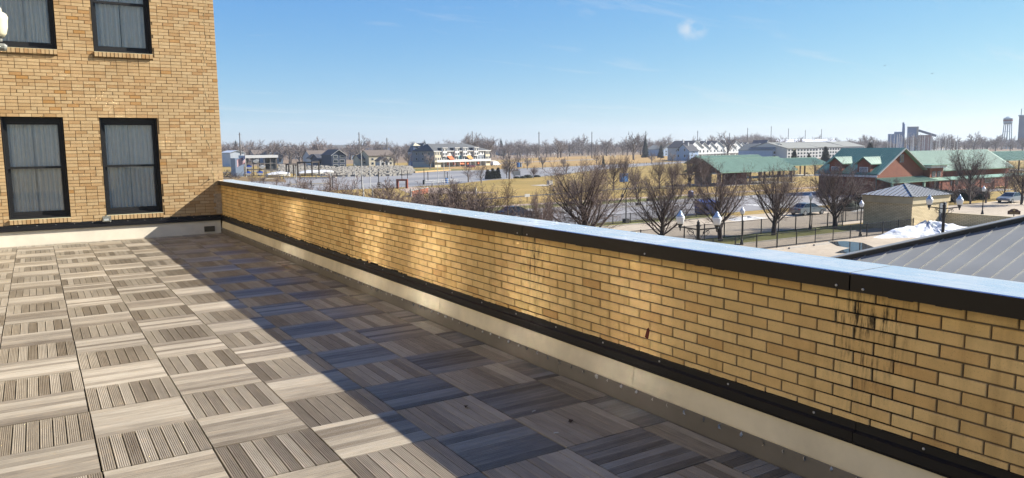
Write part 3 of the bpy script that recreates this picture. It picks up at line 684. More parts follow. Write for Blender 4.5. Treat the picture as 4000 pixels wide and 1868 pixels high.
# wheel stops
ws = MB().prism([(0, -.1, 0), (0, .1, 0), (0, .07, .13), (0, -.07, .13)], (2.1, 0, 0)).mesh('wheel_stop', KERB)
for (u, v), lab in (((2985, 984), 'pale wheel stop nearest the twin lantern'), ((3078, 973), 'pale wheel stop in the middle of the fence row'), ((3168, 960), 'pale wheel stop beside the puddle')):
    p = G(u, v); tag(ob('wheel_stop', ws, None, (p.x, 31.9, ZG+.02), 0), lab, 'wheel stop')
ORG = M('orange_plastic', '#d8431f', .5, .1, 4)
for u, lab in ((2742, 'orange traffic cone left, beside the twin lantern foot'), (2786, 'orange traffic cone right, in front of the near fence')):
    p = atY(u, 955, 32.2); p.z = ZG+.02; t = thing('traffic_cone', lab, 'cone', p); MB().box(-.2, -.2, 0, .2, .2, .04).build('base', ORG, t); MB().lathe([(.17, .041), (.04, .9), (.03, 1.0)], 12).build('cone', ORG, t)
# puddle and snow
WET = M('puddle_water', '#3b4046', .03, .1, 1)
pc = []; 
for (u, v) in ((3235, 945), (3300, 943), (3370, 950), (3425, 972), (3400, 980), (3340, 992), (3260, 990), (3290, 978), (3320, 970), (3270, 962)): pc.append(G(u, v).xy)
tag(MB().add([(p.x, p.y, ZG+.03) for p in pc], [tuple(range(len(pc)))]).build('puddle', WET), 'shallow melt water puddle reflecting the near fence', 'puddle')
def mound(name, pts, hmax, label, seed=1, mat=SNOWM):
    g = random.Random(seed); cx = sum(p[0] for p in pts)/len(pts); cy = sum(p[1] for p in pts)/len(pts); NR, NT = 14, 56; vs = [(cx, cy, ZG+hmax)]; fs = []
    def edge(t):
        best = 1e9
        for i in range(len(pts)):
            (ax, ay), (bx, by) = pts[i], pts[(i+1) % len(pts)]; dx, dy = math.cos(t), math.sin(t); ex, ey = bx-ax, by-ay; den = dx*ey-dy*ex
            if abs(den) < 1e-9: continue
            s = ((ax-cx)*ey-(ay-cy)*ex)/den; w = ((ax-cx)*dy-(ay-cy)*dx)/den
            if s > 0 and -1e-6 <= w <= 1+1e-6: best = min(best, s)
        return best
    for k in range(NT):
        t = 2*math.pi*k/NT; e = edge(t)*(1+g.uniform(-.08, .06))
        for r in range(1, NR+1):
            q = r/NR; h = hmax*(1-q**1.6)*(.62+.5*math.sin(k*.7+q*9)*math.sin(k*.33+2)*.5+.25)+g.uniform(-.1, .12)*hmax*(1-q); vs.append((cx+math.cos(t)*e*q, cy+math.sin(t)*e*q, ZG+.01+max(0, h)))
    for k in range(NT):
        k2 = (k+1) % NT; fs.append((0, 1+k*NR, 1+k2*NR))
        for r in range(NR-1): fs.append((1+k*NR+r, 1+k*NR+r+1, 1+k2*NR+r+1, 1+k2*NR+r))
    return tag(MB().add(vs, fs).build(name, mat, smooth=False), label, 'snow')
mound('snow_pile', [(62.5, 32.2), (66, 30.6), (70.5, 27.6), (76.8, 27.5), (77.2, 32.6), (72.2, 33.0), (68, 32.8)], 1.15, 'ridge of old ploughed snow at the foot of the tan shed', 3)
mound('snow_patch', [(86, 49), (97, 49.5), (96, 53), (88, 52)], .3, 'thin snow patch beside the dark hedge', 5, SNOWD)
mound('snow_patch', [(66, 50), (72, 50.3), (72.5, 53), (67, 52.4)], .3, 'snow patch below the blue container by the low fence', 6, SNOWD)
mound('snow_patch', [(84, 59), (94, 58), (95, 65), (86, 66)], .25, 'snow patch on the road edge behind the bare trees', 8, SNOWD)
# tan brick shed, wall beside it
def tex_brick(name, c1, c2, mortar, w, h, ms=.012, rough=.9):
    m, nt, bs = nodes_of(name); pos = mk(nt, 'ShaderNodeNewGeometry'); s = mk(nt, 'ShaderNodeSeparateXYZ'); nt.links.new(pos.outputs['Position'], s.inputs[0])
    c = mk(nt, 'ShaderNodeCombineXYZ'); nt.links.new(mmath(nt, 'ADD', s.outputs[0], s.outputs[1]), c.inputs[0]); nt.links.new(s.outputs[2], c.inputs[1])
    b = mk(nt, 'ShaderNodeTexBrick'); nt.links.new(c.outputs[0], b.inputs['Vector']); b.inputs['Scale'].default_value = 1
    b.inputs['Brick Width'].default_value = w; b.inputs['Row Height'].default_value = h; b.inputs['Mortar Size'].default_value = ms
    b.inputs['Color1'].default_value = (*lin(c1), 1); b.inputs['Color2'].default_value = (*lin(c2), 1); b.inputs['Mortar'].default_value = (*lin(mortar), 1)
    n = noise(nt, .9, 4, .6, pos.outputs['Position']); nt.links.new(scol(nt, b.outputs[0], mrange(nt, n, .3, .7, .86, 1.12, False)), bs.inputs['Base Color']); bs.inputs['Roughness'].default_value = rough; return m
TANB = tex_brick('tan_shed_brick', '#f2dcae', '#e6cfa0', '#a8946a', .42, .135, .02)
REDB = tex_brick('red_brick', '#9a4f35', '#8a4530', '#7c5c4a', .24, .075, .01)
PALEC = M('pale_stone_trim', '#c9b994', .85, .1, 1)
shed = thing('utility_shed', 'small tan brick shed with hipped grey metal roof beside the snow', 'shed', (72.05, 33.35, ZG))
MB().box(0, 0, 0, 6.6, 5.1, 2.6).build('wall', TANB, shed)
MB().box(-.12, -.12, 2.601, 6.72, 5.22, 3.3).build('cornice', PALEC, shed)
hr = MB().add([(-.25, -.25, 3.35), (6.85, -.25, 3.35), (6.85, 5.35, 3.35), (-.25, 5.35, 3.35), (3.0, 2.55, 4.42), (3.6, 2.55, 4.42)], [(0, 1, 5, 4), (1, 2, 5), (2, 3, 4, 5), (3, 0, 4), (0, 3, 2, 1)]); hr.build('roof', M('pale_shed_roof', '#a8abac', .45, .08, 1), shed)
MB().box(-.3, -.3, 3.302, 6.9, 5.4, 3.349).build('eave_trim', ROOFD, shed)
for i in range(1, 15):
    x = -.25+7.1*i/15; tt = min(1, (x+.25)/3.25, (6.85-x)/3.25); MB().bar((x, -.25, 3.37), (x, -.25+2.8*tt, 3.37+1.07*tt), .05, .05).build('standing_seam', ROOFD, shed)
for i in range(1, 11):
    y = -.25+5.6*i/11; tt = 1-abs(y-2.55)/2.8; MB().bar((-.25, y, 3.37), (-.25+3.25*tt, y, 3.37+1.07*tt), .05, .05).build('standing_seam', ROOFD, shed)
MB().bar((-.25, -.25, 3.38), (3.0, 2.55, 4.45), .22, .05).build('hip_cap', ROOFG, shed); MB().bar((6.85, -.25, 3.38), (3.6, 2.55, 4.45), .22, .05).build('hip_cap', ROOFG, shed)
MB().box(5.0, -.05, 0, 6.2, -.001, 2.5).build('door', M('grey_door', '#7f858a', .5, .1, 1), shed)
tw = thing('low_wall', 'low tan brick wall running toward us from the shed', 'wall', (77.45, 10, ZG)); MB().box(0, 0, 0, .35, 23.2, 1.45).build('wall', TANB, tw); MB().box(-.05, -.05, 1.451, .4, 23.25, 1.53).build('coping', PALEC, tw)
BRN = M('brown_sign_paint', '#4a2415', .5, .1, 4)
pS = G(3960, 850); sg_ = thing('historical_marker', 'brown marker sign with arched top behind the low wall', 'sign', pS, R(-52))
hS = hz(pS, 815); a_ = [(-.62, hS*.0+.35), (.62, .35), (.62, hS-.28), (.45, hS-.22), (.3, hS-.08), (.1, hS-.05), (0, hS), (-.1, hS-.05), (-.3, hS-.08), (-.45, hS-.22), (-.62, hS-.28)]
MB().prism([(x, 0, z) for x, z in a_], (0, .08, 0)).build('panel', BRN, sg_); MB().box(-.05, .02, 0, .05, .06, .36).build('post', BLK, sg_)
GOLD = M('sign_gold', '#b59a5a', .5, .1, 6)
MB().lathe([(.11, 0), (.11, .012), (.06, .02)], 10).build('crest', GOLD, sg_, (0, -.003, hS-.2)).rotation_euler = (R(90), 0, 0)
for i in range(4): MB().box(-.45, -.008, hS-.42-i*.085, .45, -.001, hS-.395-i*.085).build('text_line', GOLD, sg_)
# ------------------------------------------------------------------ trees
BARK = M('dark_bark', '#4a403c', .95, .3, 6)
BARKL = M('grey_bark', '#786d64', .95, .3, 6)
TWIG = M('brown_twigs', '#7d6b62', .95, .25, 3, orand=.15)
TWIGF = M('far_twigs', '#8f827b', .95, .2, 1, orand=.22)
TWIGR = M('reddish_twigs', '#6f4a3c', .95, .25, 3, orand=.15)
def perp(d, g):
    a = Vector((g.uniform(-1, 1), g.uniform(-1, 1), g.uniform(-1, 1))); a = a-d*a.dot(d)
    return a.normalized() if a.length > 1e-3 else Vector((1, 0, 0))
def branch(T, C, p, d, L, r, lvl, g, P):
    ns = P['seg'][lvl]; pts = [p.copy()]; rad = [r]; q = p.copy(); dd = d.copy(); end = r*P['tap'][lvl]
    for i in range(ns):
        dd = (dd+perp(dd, g)*P['wig'][lvl]+Vector((0, 0, P['trop'][lvl]))).normalized(); q = q+dd*(L/ns); pts.append(q.copy()); rad.append(r+(end-r)*(i+1)/ns)
    (T if lvl <= P['tl'] else C).tube(pts, rad, P['side'][lvl], False)
    if lvl == P['max']: return
    n = P['n'][lvl]; n = n if isinstance(n, int) else g.randint(*n); t0 = P['t0'][lvl]; ph = g.uniform(0, 6.28)
    for i in range(n):
        t = t0+(1-t0)*(i+g.random()*.8)/n; f = t*ns; k = min(int(f), ns-1); b = pts[k].lerp(pts[k+1], f-k); loc = (pts[k+1]-pts[k]).normalized()
        an = R(P['ang'][lvl]*g.uniform(.7, 1.25))*(1-.35*t*P['close'][lvl]); ph += 2.4+g.uniform(-.5, .5)
        a1 = loc.cross(Vector((0, 0, 1))); a1 = a1.normalized() if a1.length > .05 else Vector((1, 0, 0)); b1 = loc.cross(a1); pr = a1*math.cos(ph)+b1*math.sin(ph)
        nd = (loc*math.cos(an)+pr*math.sin(an)).normalized(); rr = (r+(end-r)*t)*P['rr'][lvl]
        branch(T, C, b, nd, L*P['lr'][lvl]*g.uniform(.75, 1.2)*(1-.45*t*P['close'][lvl]), max(rr, P['rmin']), lvl+1, g, P)
PEAR = dict(max=4, tl=1, seg=[4, 6, 4, 3, 2], wig=[.05, .10, .16, .2, .2], trop=[.05, .10, .08, .05, .03], tap=[.75, .25, .3, .35, .5], side=[8, 5, 4, 3, 3], n=[(19, 22), 9, 7, 5], t0=[.24, .15, .12, .12], ang=[62, 38, 40, 38], close=[1.15, .5, .3, .2], rr=[.40, .48, .5, .6], lr=[1.45, .42, .5, .55], rmin=.0052)
ROUND = dict(max=4, tl=1, seg=[4, 5, 4, 3, 2], wig=[.06, .16, .22, .25, .25], trop=[.05, .07, .05, .03, .02], tap=[.7, .3, .35, .4, .5], side=[7, 4, 3, 3, 3], n=[(8, 10), 6, 6, 4], t0=[.3, .25, .2, .15], ang=[48, 44, 42, 40], close=[.6, .4, .3, .2], rr=[.6, .55, .5, .6], lr=[.95, .52, .55, .55], rmin=.03)
FARP = dict(ROUND, max=3, seg=[3, 4, 3, 2, 2], n=[(8, 11), 7, 6, 4], side=[4, 3, 3, 3, 3], rmin=.05)
CYP = dict(max=3, tl=1, seg=[8, 4, 3, 2, 2], wig=[.02, .10, .16, .2, .2], trop=[.05, .05, .03, .02, .02], tap=[.12, .3, .4, .5, .5], side=[6, 3, 3, 3, 3], n=[44, 9, 4, 4], t0=[.16, .15, .1, .1], ang=[72, 42, 40, 40], close=[1.6, .4, .3, .2], rr=[.35, .5, .6, .6], lr=[.42, .42, .5, .5], rmin=.008)
SHRUB = dict(PEAR, max=3, tl=0, seg=[3, 3, 2, 2, 2], n=[8, 7, 5, 4], t0=[.1, .1, .1, .1], ang=[35, 36, 38, 38], lr=[.75, .55, .55, .5], tap=[.4, .4, .5, .5, .5], side=[4, 3, 3, 3, 3], close=[.4, .3, .2, .2], rmin=.007)
def tree_meshes(P, H, r, seed, bark, twig, frac=.3):
    T, C = MB(), MB(); g = random.Random(seed)
    branch(T, C, Vector((0, 0, -.05)), Vector((g.uniform(-.04, .04), g.uniform(-.04, .04), 1)).normalized(), H*frac, r, 0, g, P)
    zt = max(v[2] for v in T.v+C.v); k = H/zt
    for B in (T, C): B.v = [(x*k, y*k, z*k) for x, y, z in B.v]
    return T.mesh('trunk', bark, True), C.mesh('crown', twig)
def plant_tree(ms, loc, rz, s, label, name='bare_tree', cat='tree', group=None):
    t = thing(name, label, cat, loc, rz, group); t.scale = (s, s, s) if not isinstance(s, tuple) else s
    if cat == 'tree': t.rotation_euler = (.035*math.sin(loc[0]*3.7), .035*math.cos(loc[0]*2.3+loc[1]), rz)
    ob('trunk', ms[0], t); ob('crown', ms[1], t); return t
pear = [tree_meshes(PEAR, 8.0, .15, 31+i, BARK, TWIG, .30) for i in range(4)]
YT = 38.9
def on_row(u, y=YT): p = atY(u, 900, y); return Vector((p.x, y, ZG+.02))
for i, (u, vt, wd, lab) in enumerate(((2299, 588, 1.05, 'large dark bare street tree beside the leftmost crook lamp post'), (2585, 640, 1.0, 'bare street tree left of the twin lantern'),
        (2815, 632, 1.0, 'bare street tree right behind the twin lantern'), (3022, 622, 1.05, 'bare street tree in the middle with blue paint behind'), (3262, 612, 1.05, 'bare street tree in front of the red brick gable'))):
    p = on_row(u); h = hz(p, vt); plant_tree(pear[i % 4], p, 1.3*i, (h/8*wd, h/8*wd, h/8), lab, group='street trees along the far fence')
small = [tree_meshes(PEAR, 7.0, .10, 61+i, BARKL, TWIG, .22) for i in range(2)]
for i, (u, vt, y, wd, lab) in enumerate(((1205, 698, 41, .8, 'bare tree top behind the coping at the far left'), (1262, 676, 43, .95, 'bare twiggy tree top left of the thin cypress'), (1530, 694, 42, 1.0, 'bushy bare tree in front of the orange frame'),
        (1650, 722, 45, .8, 'low bare tree by the orange wall'), (1758, 696, 41, .95, 'bushy bare tree top right of the plaza'), (1842, 705, 43, .95, 'bare tree top over the end of the plaza'), (2100, 745, 37, .6, 'low bare shrub tree over the dark car'), (1700, 745, 40, .7, 'small bare tree top just above the coping'))):
    p = on_row(u, y); h = hz(p, vt-12); plant_tree(small[i % 2], p, 2.1*i, (h/7*wd*1.05, h/7*wd*1.05, h/7), lab, group='bare trees above the coping')
cyp = [tree_meshes(CYP, 8.0, .13, 81+i, M('pale_bark', '#7d6652', .95, .2, 6), M('tan_twigs', '#6f5644', .95, .2, 3), .98) for i in range(2)]
for i, (u, vt, lab) in enumerate(((1342, 668, 'thin pale bald cypress with level branches above the coping'), (1985, 690, 'pale brown bald cypress in front of the lawn'))):
    p = on_row(u, 40); h = hz(p, vt); plant_tree(cyp[i], p, i, h/8, lab)
mid = [tree_meshes(PEAR, 8.0, .13, 91+i, BARK, TWIG, .34) for i in range(2)]
for i, (u, v, vt, wd, lab) in enumerate(((2244, 796, 690, 1.0, 'wide bare tree on the grass verge left of the largest tree'), (2488, 782, 640, .8, 'tall bare tree beside the pink path'), (2437, 716, 600, .7, 'bare tree above the blue recycling box'),
        (2695, 734, 590, .9, 'bare tree at the left corner of the green shelter'), (2746, 733, 600, .9, 'bare tree before the shelter gable'), (2575, 738, 610, .8, 'bare tree left of the shelter on the lawn'), (2627, 748, 612, .8, 'bare tree on the lawn one left of the shelter'),
        (2395, 745, 600, .75, 'thin bare tree on the lawn behind the largest tree'), (3785, 786, 566, .95, 'tall bare tree before the green roofed wing'), (3990, 800, 590, 1.0, 'bare tree at the right edge of the frame'), (3475, 770, 690, 1.2, 'low bare tree against the gable canopy'), (2330, 700, 640, .8, 'bare tree far on the lawn near the river'))):
    p = G(u, v); h = hz(p, vt); plant_tree(mid[i % 2], p, 1.7*i, (h/8*wd, h/8*wd, h/8), lab, group='bare trees in the park')
shr = [tree_meshes(SHRUB, 2.5, .05, 101+i, BARKL, TWIG, .5) for i in range(2)]
for i, (u, v, s, lab) in enumerate(((3650, 790, 1.3, 'bare shrub below the brick tower'), (3730, 796, 1.5, 'bare shrub left of the tall tree'), (3790, 798, 1.6, 'bare shrub under the tall tree'), (3850, 794, 1.7, 'bare shrub right of the tall tree'), (3920, 780, 1.9, 'bare shrub behind the grey sedan'),
        (3970, 776, 1.9, 'bare shrub at the right edge behind the sedan'), (2660, 772, 1.2, 'small bare shrub by the road snow'), (1880, 715, 2.0, 'bare shrub on the river bank left of the evergreens'), (1830, 712, 2.0, 'bare shrub on the river bank by the plaza'), (2210, 680, 1.6, 'bare shrub on the far end of the lawn edge'), (2180, 684, 1.3, 'low bare shrub at the river edge'), (990, 735, 1.6, 'low red-brown shrub behind the coping corner'), (1080, 738, 1.6, 'red-brown shrub left of the first pole'), (1030, 742, 1.5, 'red-brown shrub nearest the coping corner'), (3420, 800, 1.5, 'bare shrub at the corner of the red building'), (3340, 800, 1.6, 'bare shrub left of the red building corner'))):
    plant_tree(shr[i % 2], G(u, v), i*1.1, (s*1.5, s*1.5, s), lab, 'bare_shrub', 'shrub', 'bare shrubs')
EVER = M('dark_evergreen', '#1f2a1c', .9, .3, 3); EVERB = M('blue_green_spruce', '#26392f', .9, .3, 3)
def spruce_mesh(seed, H, Rr, dens=1.0, mat=EVERB, top=0.0):
    g = random.Random(seed); C = MB(); n = int(130*dens)
    for i in range(n):
        t = (i+.5)/n; z = H*(.06+.94*t); rad = Rr*((1-t)**.85)+top*Rr; m = 7
        for k in range(m):
            a = g.uniform(0, 6.283); L = rad*g.uniform(.7, 1.1)+.12; w = L*.28; d = Vector((math.cos(a), math.sin(a), 0)); s = Vector((-d.y, d.x, 0)); dz = -.28*L*g.uniform(.4, 1.3)
            b = Vector((0, 0, z+g.uniform(-.1, .1)*H/10)); C.add([b, b+d*L*.6+s*w+Vector((0, 0, dz*.4)), b+d*L+Vector((0, 0, dz)), b+d*L*.6-s*w+Vector((0, 0, dz*.4))], [(0, 1, 2), (0, 2, 3)])
    T = MB().tube([(0, 0, 0), (0, 0, H*.9)], [H*.02, H*.004], 6); return T.mesh('trunk', BARK), C.mesh('crown', mat)
sp = [spruce_mesh(1, 10, 2.6), spruce_mesh(2, 10, 3.2, .8, EVER, .25)]
for u, v, vt, k, wd, lab in ((922, 636, 546, 0, 1, 'dark spruce behind the white boat shed'), (2357, 655, 600, 0, .7, 'small spruce standing alone on the meadow'), (2520, 616, 528, 0, .8, 'tall spruce in the treeline right of centre'), (2580, 618, 560, 0, 1.1, 'broad spruce left of the blue house'),
        (2845, 607, 535, 0, .9, 'spruce above the white row houses'), (1960, 610, 538, 0, .9, 'spruce rising behind the townhouse block'), (1663, 615, 545, 0, .8, 'spruce top between the tower house and the treeline'), (2372, 602, 568, 0, .7, 'dark narrow evergreen by the far garages'),
        (3100, 640, 585, 1, 1.0, 'dark green pine at the white apartment gable'), (3160, 640, 598, 1, .8, 'smaller pine right of the apartment gable'), (3225, 640, 572, 1, 1.0, 'dark pine in front of the long apartment row'), (3395, 640, 556, 1, 1.0, 'round pine behind the red building ridge')):
    p = G(u, v); h = hz(p, vt); plant_tree(sp[k], p, u, (h/10*wd, h/10*wd, h/10), lab, 'evergreen_tree', 'tree', 'evergreens')
yew = spruce_mesh(9, 2.6, .55, .5, EVER, .55)
for i, u in enumerate((1905, 1915, 1925, 1936, 1946)): plant_tree(yew, G(u, 700-i*.6), i, (1.2, 1.2, (1.05, .85, 1.15, .9, 1.2)[i]), 'upright dark evergreen shrub in the clump on the river bank', 'evergreen_shrub', 'shrub', 'evergreen clump')
def bush_mesh(seed, mat):
    g = random.Random(seed); C = MB()
    for i in range(420):
        a, b = g.uniform(0, 6.283), math.asin(g.uniform(0, 1)); q = Vector((math.cos(a)*math.cos(b), math.sin(a)*math.cos(b), math.sin(b)*.8))*g.uniform(.75, 1.05); e = perp(q.normalized(), g)*.13; f = q.normalized().cross(e.normalized())*.11
        C.add([q-e, q+f, q+e, q-f], [(0, 1, 2, 3)])
    return C.mesh('foliage', mat)
bm = bush_mesh(3, EVER)
for u, v, s, lab in ((2019, 697, 1.0, 'round clipped bush nearest the white sign'), (2043, 696, 1.0, 'second round bush from the white sign'), (2062, 695, 1.5, 'largest round bush on the river bank'), (2098, 692, 1.1, 'round bush under the small bank tree'), (2188, 686, 1.0, 'lone round bush at the lawn end')):
    tag(ob('round_bush', bm, None, G(u, v), u, (s, s, s*.75)), lab, 'bush', 'round bushes on the bank')
hd = thing('dark_hedge', 'dark evergreen hedge behind the black fence and grey sedan', 'hedge', (88, 50, ZG))
for i in range(14): ob('hedge_clump', bm, hd, (i*2.6, 1.0+.2*math.sin(i*2), 0), i, (1.6, 1.3, 2.1+.4*math.sin(i*1.7)))
for i, (u, v, vt) in enumerate(((2085, 697, 648), (1980, 697, 620))):
    p = G(u, v); h = hz(p, vt); plant_tree(mid[i], p, i, (h/8*(1.1, .8)[i],)*2+(h/8,), ('small bare tree between the round bushes', 'tall thin bare tree beside the evergreen clump')[i])
p = G(2010, 694); h = hz(p, 652); plant_tree(small[0], p, 0, h/7, 'small bare tree behind the white sign')
ft = [tree_meshes(FARP, 14, .32, 201+i, BARKL, TWIGF, .32) for i in range(7)]
frr = random.Random(77)
# individually visible trees of the distant treeline
for i in range(150):
    u = 850+i*21.3+frr.uniform(-14, 14); f = (u-850)/3200; dist = frr.uniform(480, 720)+f*330; p = toD(u, 600, dist)
    vt = 562-28*f+frr.uniform(-17, 12)-(16 if frr.random() < .15 else 0); h = max(10, min(hz(p, vt), 24)); wd = frr.uniform(.95, 1.35)
    m = ft[i % 7]; t = plant_tree(m, p, frr.uniform(0, 6), (h/14*wd, h/14*wd, h/14), 'bare grey-brown tree in the distant treeline', 'far_tree', 'tree', 'trees of the distant treeline')
for i, (u, v, vt, lab) in enumerate(((1075, 640, 545, 'pale bare tree above the brown roofed house'), (1050, 640, 548, 'bare tree behind the grey-blue houses'), (1170, 640, 555, 'bare tree left of the long apartment house'), (1540, 655, 590, 'low brown tree right of the cream house'), (1595, 652, 586, 'round brown tree before the tower house'),
        (1680, 660, 592, 'brown tree before the dark end of the townhouses'), (1500, 652, 592, 'brown tree before the cream house porch'), (1840, 630, 515, 'tallest bare tree behind the townhouse ridge'), (1905, 630, 528, 'tall bare tree behind the right end of the townhouses'), (1770, 630, 538, 'bare tree behind the middle of the townhouses'), (1990, 700, 596, 'bare tree overlapping the right end of the townhouses'),
        (2475, 625, 512, 'large round bare tree in the treeline at centre'), (2840, 620, 508, 'large bare tree above the white row houses'), (2330, 640, 590, 'reddish bare tree on the meadow edge'), (2120, 660, 606, 'small park tree on the far bank'), (2200, 655, 610, 'small round park tree on the far bank'), (2025, 655, 600, 'park tree by the blue barrels'), (2060, 662, 610, 'thin park tree on the far bank lawn'), (2545, 640, 590, 'park tree left of the blue house'), (2625, 640, 590, 'park tree in front of the blue house'))):
    p = G(u, v); h = hz(p, vt); plant_tree(ft[i % 7], p, i*.9, h/14, lab, 'bare_tree', 'tree')
# the wood behind: one mass nobody could count
W = MB(); wr = random.Random(5)
def wood_tree(p, h):
    W.tube([p, p+Vector((0, 0, h*.5))], [.22, .12], 3, False)
    for b in range(15):
        a = wr.uniform(0, 6.28); z0 = h*wr.uniform(.04, .5); d = Vector((math.cos(a), math.sin(a), wr.uniform(.5, 1.8))).normalized(); L = h*wr.uniform(.3, .5); q = p+Vector((0, 0, z0)); e = q+d*L; e.z = min(e.z, p.z+h)
        W.tube([q, e], [.10, .05], 3, False)
        for c in range(4):
            s_ = q.lerp(e, wr.uniform(.3, 1)); f_ = s_+Vector((wr.uniform(-1, 1), wr.uniform(-1, 1), wr.uniform(.1, 1.3)))*h*.13; W.tube([s_, f_], [.07, .05], 3, False)
for i in range(2300):
    u = wr.uniform(760, 4250); f = max(0, (u-850)/3200); dist = wr.uniform(560, 1000)+f*420
    if 2760 < u < 3160: dist += 100
    p = toD(u, 600, dist); hill = 0
    v_ = 569-30*f+wr.uniform(-6, 14)
    if 2830 < u < 3060: v_ = 512+((u-2945)/115)**2*34+wr.uniform(0, 16)
    h = max(7, min(hz(p, v_), 36)); base = max(0, h-17); wood_tree(p+Vector((0, 0, base)), min(h, 17)-.0)
tag(W.build('distant_wood', TWIGF), 'brown leafless wood along the horizon', 'wood', kind='stuff')
HILL = ground_mat('wooded_hill_litter', ['#5a4c44', '#66584c'], .02)
hp = MB(); c = toD(2945, 600, 1330)
n = 40; vs = [(c.x, c.y, ZG+17)]; fs = []
for k in range(n):
    t = 2*math.pi*k/n
    for r_, z in ((.5, .75), (1, 0)): vs.append((c.x+math.cos(t)*190*r_, c.y+math.sin(t)*110*r_, ZG-.5+17*z))
for k in range(n): k2 = (k+1) % n; fs += [(0, 1+2*k, 1+2*k2), (1+2*k, 2+2*k, 2+2*k2, 1+2*k2)]
tag(hp.add(vs, fs).build('hill', HILL, smooth=True), kind='structure')
# ------------------------------------------------------------------ buildings
GRN = M('green_metal_roof', '#7ea088', .5, .10, .5); GRN_SHADED = M('shaded_green_metal_roof', '#33716b', .45, .10, .5); GRNS = M('green_seam', '#9dbba6', .4, .1, .5)  # darker green paints shade into the roof slope facing away from the sun
WHT = M('white_siding', '#dcdcd8', .7, .05, .5); CRM = M('cream_siding', '#d0c7ac', .75, .06, .5); NAVY = M('navy_siding', '#2b3b54', .7, .08, .5)
BLUEH = M('blue_grey_siding', '#7d93a8', .7, .06, .5); GREYS = M('grey_siding', '#8a929b', .7, .08, .5); STEEL = M('white_steel_siding', '#cfd6de', .5, .05, .3)
SHB = M('brown_shingles', '#6f6358', .9, .15, 1.5); SHG = M('grey_shingles', '#5a5d5e', .9, .15, 1.2); SHD = M('dark_shingles', '#43454c', .9, .15, 1.5); SHL = M('light_grey_shingles', '#84867f', .9, .12, 1.0)
SHR = M('red_metal_roof', '#b23b33', .6, .1, .5); PANE = M('dark_pane', '#2b3640', .12, .1, .5); TRIM = M('white_trim', '#e2e2de', .7, .04, 1); DOORM = M('garage_door', '#c7c2b6', .7, .06, 1); TEAL = M('teal_paint', '#4f98a0', .6, .05, 1)
def win(par, x0, z0, x1, z1, y=0, fm=TRIM, pm=PANE, side='f', d=.08):
    b = .09*min(1, (x1-x0)); 
    if side == 'f':
        w = cube('window', fm, par, x0, y-d, z0, x1, y-.002, z1); p = MBPANE; q = ob('pane', paneM(pm, 'f'), w); q.scale = ((x1-x0-2*b)/(x1-x0), 1.25, (z1-z0-2*b)/(z1-z0))
    else:
        w = cube('window', fm, par, y-d, x0, z0, y-.002, x1, z1); q = ob('pane', paneM(pm, 's'), w); q.scale = (1.25, (x1-x0-2*b)/(x1-x0), (z1-z0-2*b)/(z1-z0))
    return w
MBPANE = {}
def paneM(pm, k):
    if (pm.name, k) not in MBPANE: MBPANE[(pm.name, k)] = MB().box(-.5, -.5, -.5, .5, .5, .5).mesh('pane', pm)
    return MBPANE[(pm.name, k)]
def gable(mbw, mbr, x0, x1, y0, y1, ze, zr, axis, ov=.4, th=.18):
    if axis == 'x':                                   # ridge along x, gables at the ends
        ym = (y0+y1)/2; k = (zr-ze)/(ym-y0)
        mbw.prism([(x0+.02, y0, ze), (x0+.02, y1, ze), (x0+.02, ym, zr)], (x1-x0-.04, 0, 0))
        mbr.prism([(x0-ov, y0-ov, ze-k*ov+.02), (x0-ov, ym, zr+.02), (x0-ov, ym, zr+.02+th), (x0-ov, y0-ov, ze-k*ov+.02+th)], (x1-x0+2*ov, 0, 0))
        mbr.prism([(x0-ov, y1+ov, ze-k*ov+.02), (x0-ov, ym+.002, zr+.02), (x0-ov, ym+.002, zr+.02+th), (x0-ov, y1+ov, ze-k*ov+.02+th)], (x1-x0+2*ov, 0, 0))
    else:
        xm = (x0+x1)/2; k = (zr-ze)/(xm-x0)
        mbw.prism([(x0, y0+.02, ze), (x1, y0+.02, ze), (xm, y0+.02, zr)], (0, y1-y0-.04, 0))
        mbr.prism([(x0-ov, y0-ov, ze-k*ov+.02), (xm, y0-ov, zr+.02), (xm, y0-ov, zr+.02+th), (x0-ov, y0-ov, ze-k*ov+.02+th)], (0, y1-y0+2*ov, 0))
        mbr.prism([(x1+ov, y0-ov, ze-k*ov+.02), (xm+.002, y0-ov, zr+.02), (xm+.002, y0-ov, zr+.02+th), (x1+ov, y0-ov, ze-k*ov+.02+th)], (0, y1-y0+2*ov, 0))
def frame2(A, B): d = B-A; return d.length, math.atan2(d.y, d.x)
def house(label, A, w, depth, eave, ridge, wall, roof, axis='x', rz=0, wins=(), name='house', cat='house', swins=(), trim=True, chimney=None, group=None, door=None):
    t = thing(name, label, cat, A, rz, group); mw, mr = MB(), MB(); mw.box(0, 0, 0, w, depth, eave-.002); gable(mw, mr, 0, w, 0, depth, eave, ridge, axis)
    mw.build('wall', wall, t); r = mr.build('roof', roof, t)
    if trim and axis == 'y':
        k = (ridge-eave)/(w/2); tr = MB(); tr.bar((-.4, -.45, eave-.4*k+.02), (w/2, -.45, ridge+.02), .12, .35, (0, 1, 0)); tr.bar((w+.4, -.45, eave-.4*k+.02), (w/2, -.45, ridge+.02), .12, .35, (0, 1, 0)); tr.build('gable_trim', TRIM, t)
    for q in wins: win(t, *q)
    for q in swins: win(t, *q, 0, TRIM, PANE, 's')
    if door: MB().box(door[0], -.06, 0, door[1], -.002, door[2]).build('door', DOORM, t)
    if chimney: MB().box(chimney[0]-.35, chimney[1]-.35, ridge-1, chimney[0]+.35, chimney[1]+.35, ridge+1.0).build('chimney', TRIM, t)
    return t
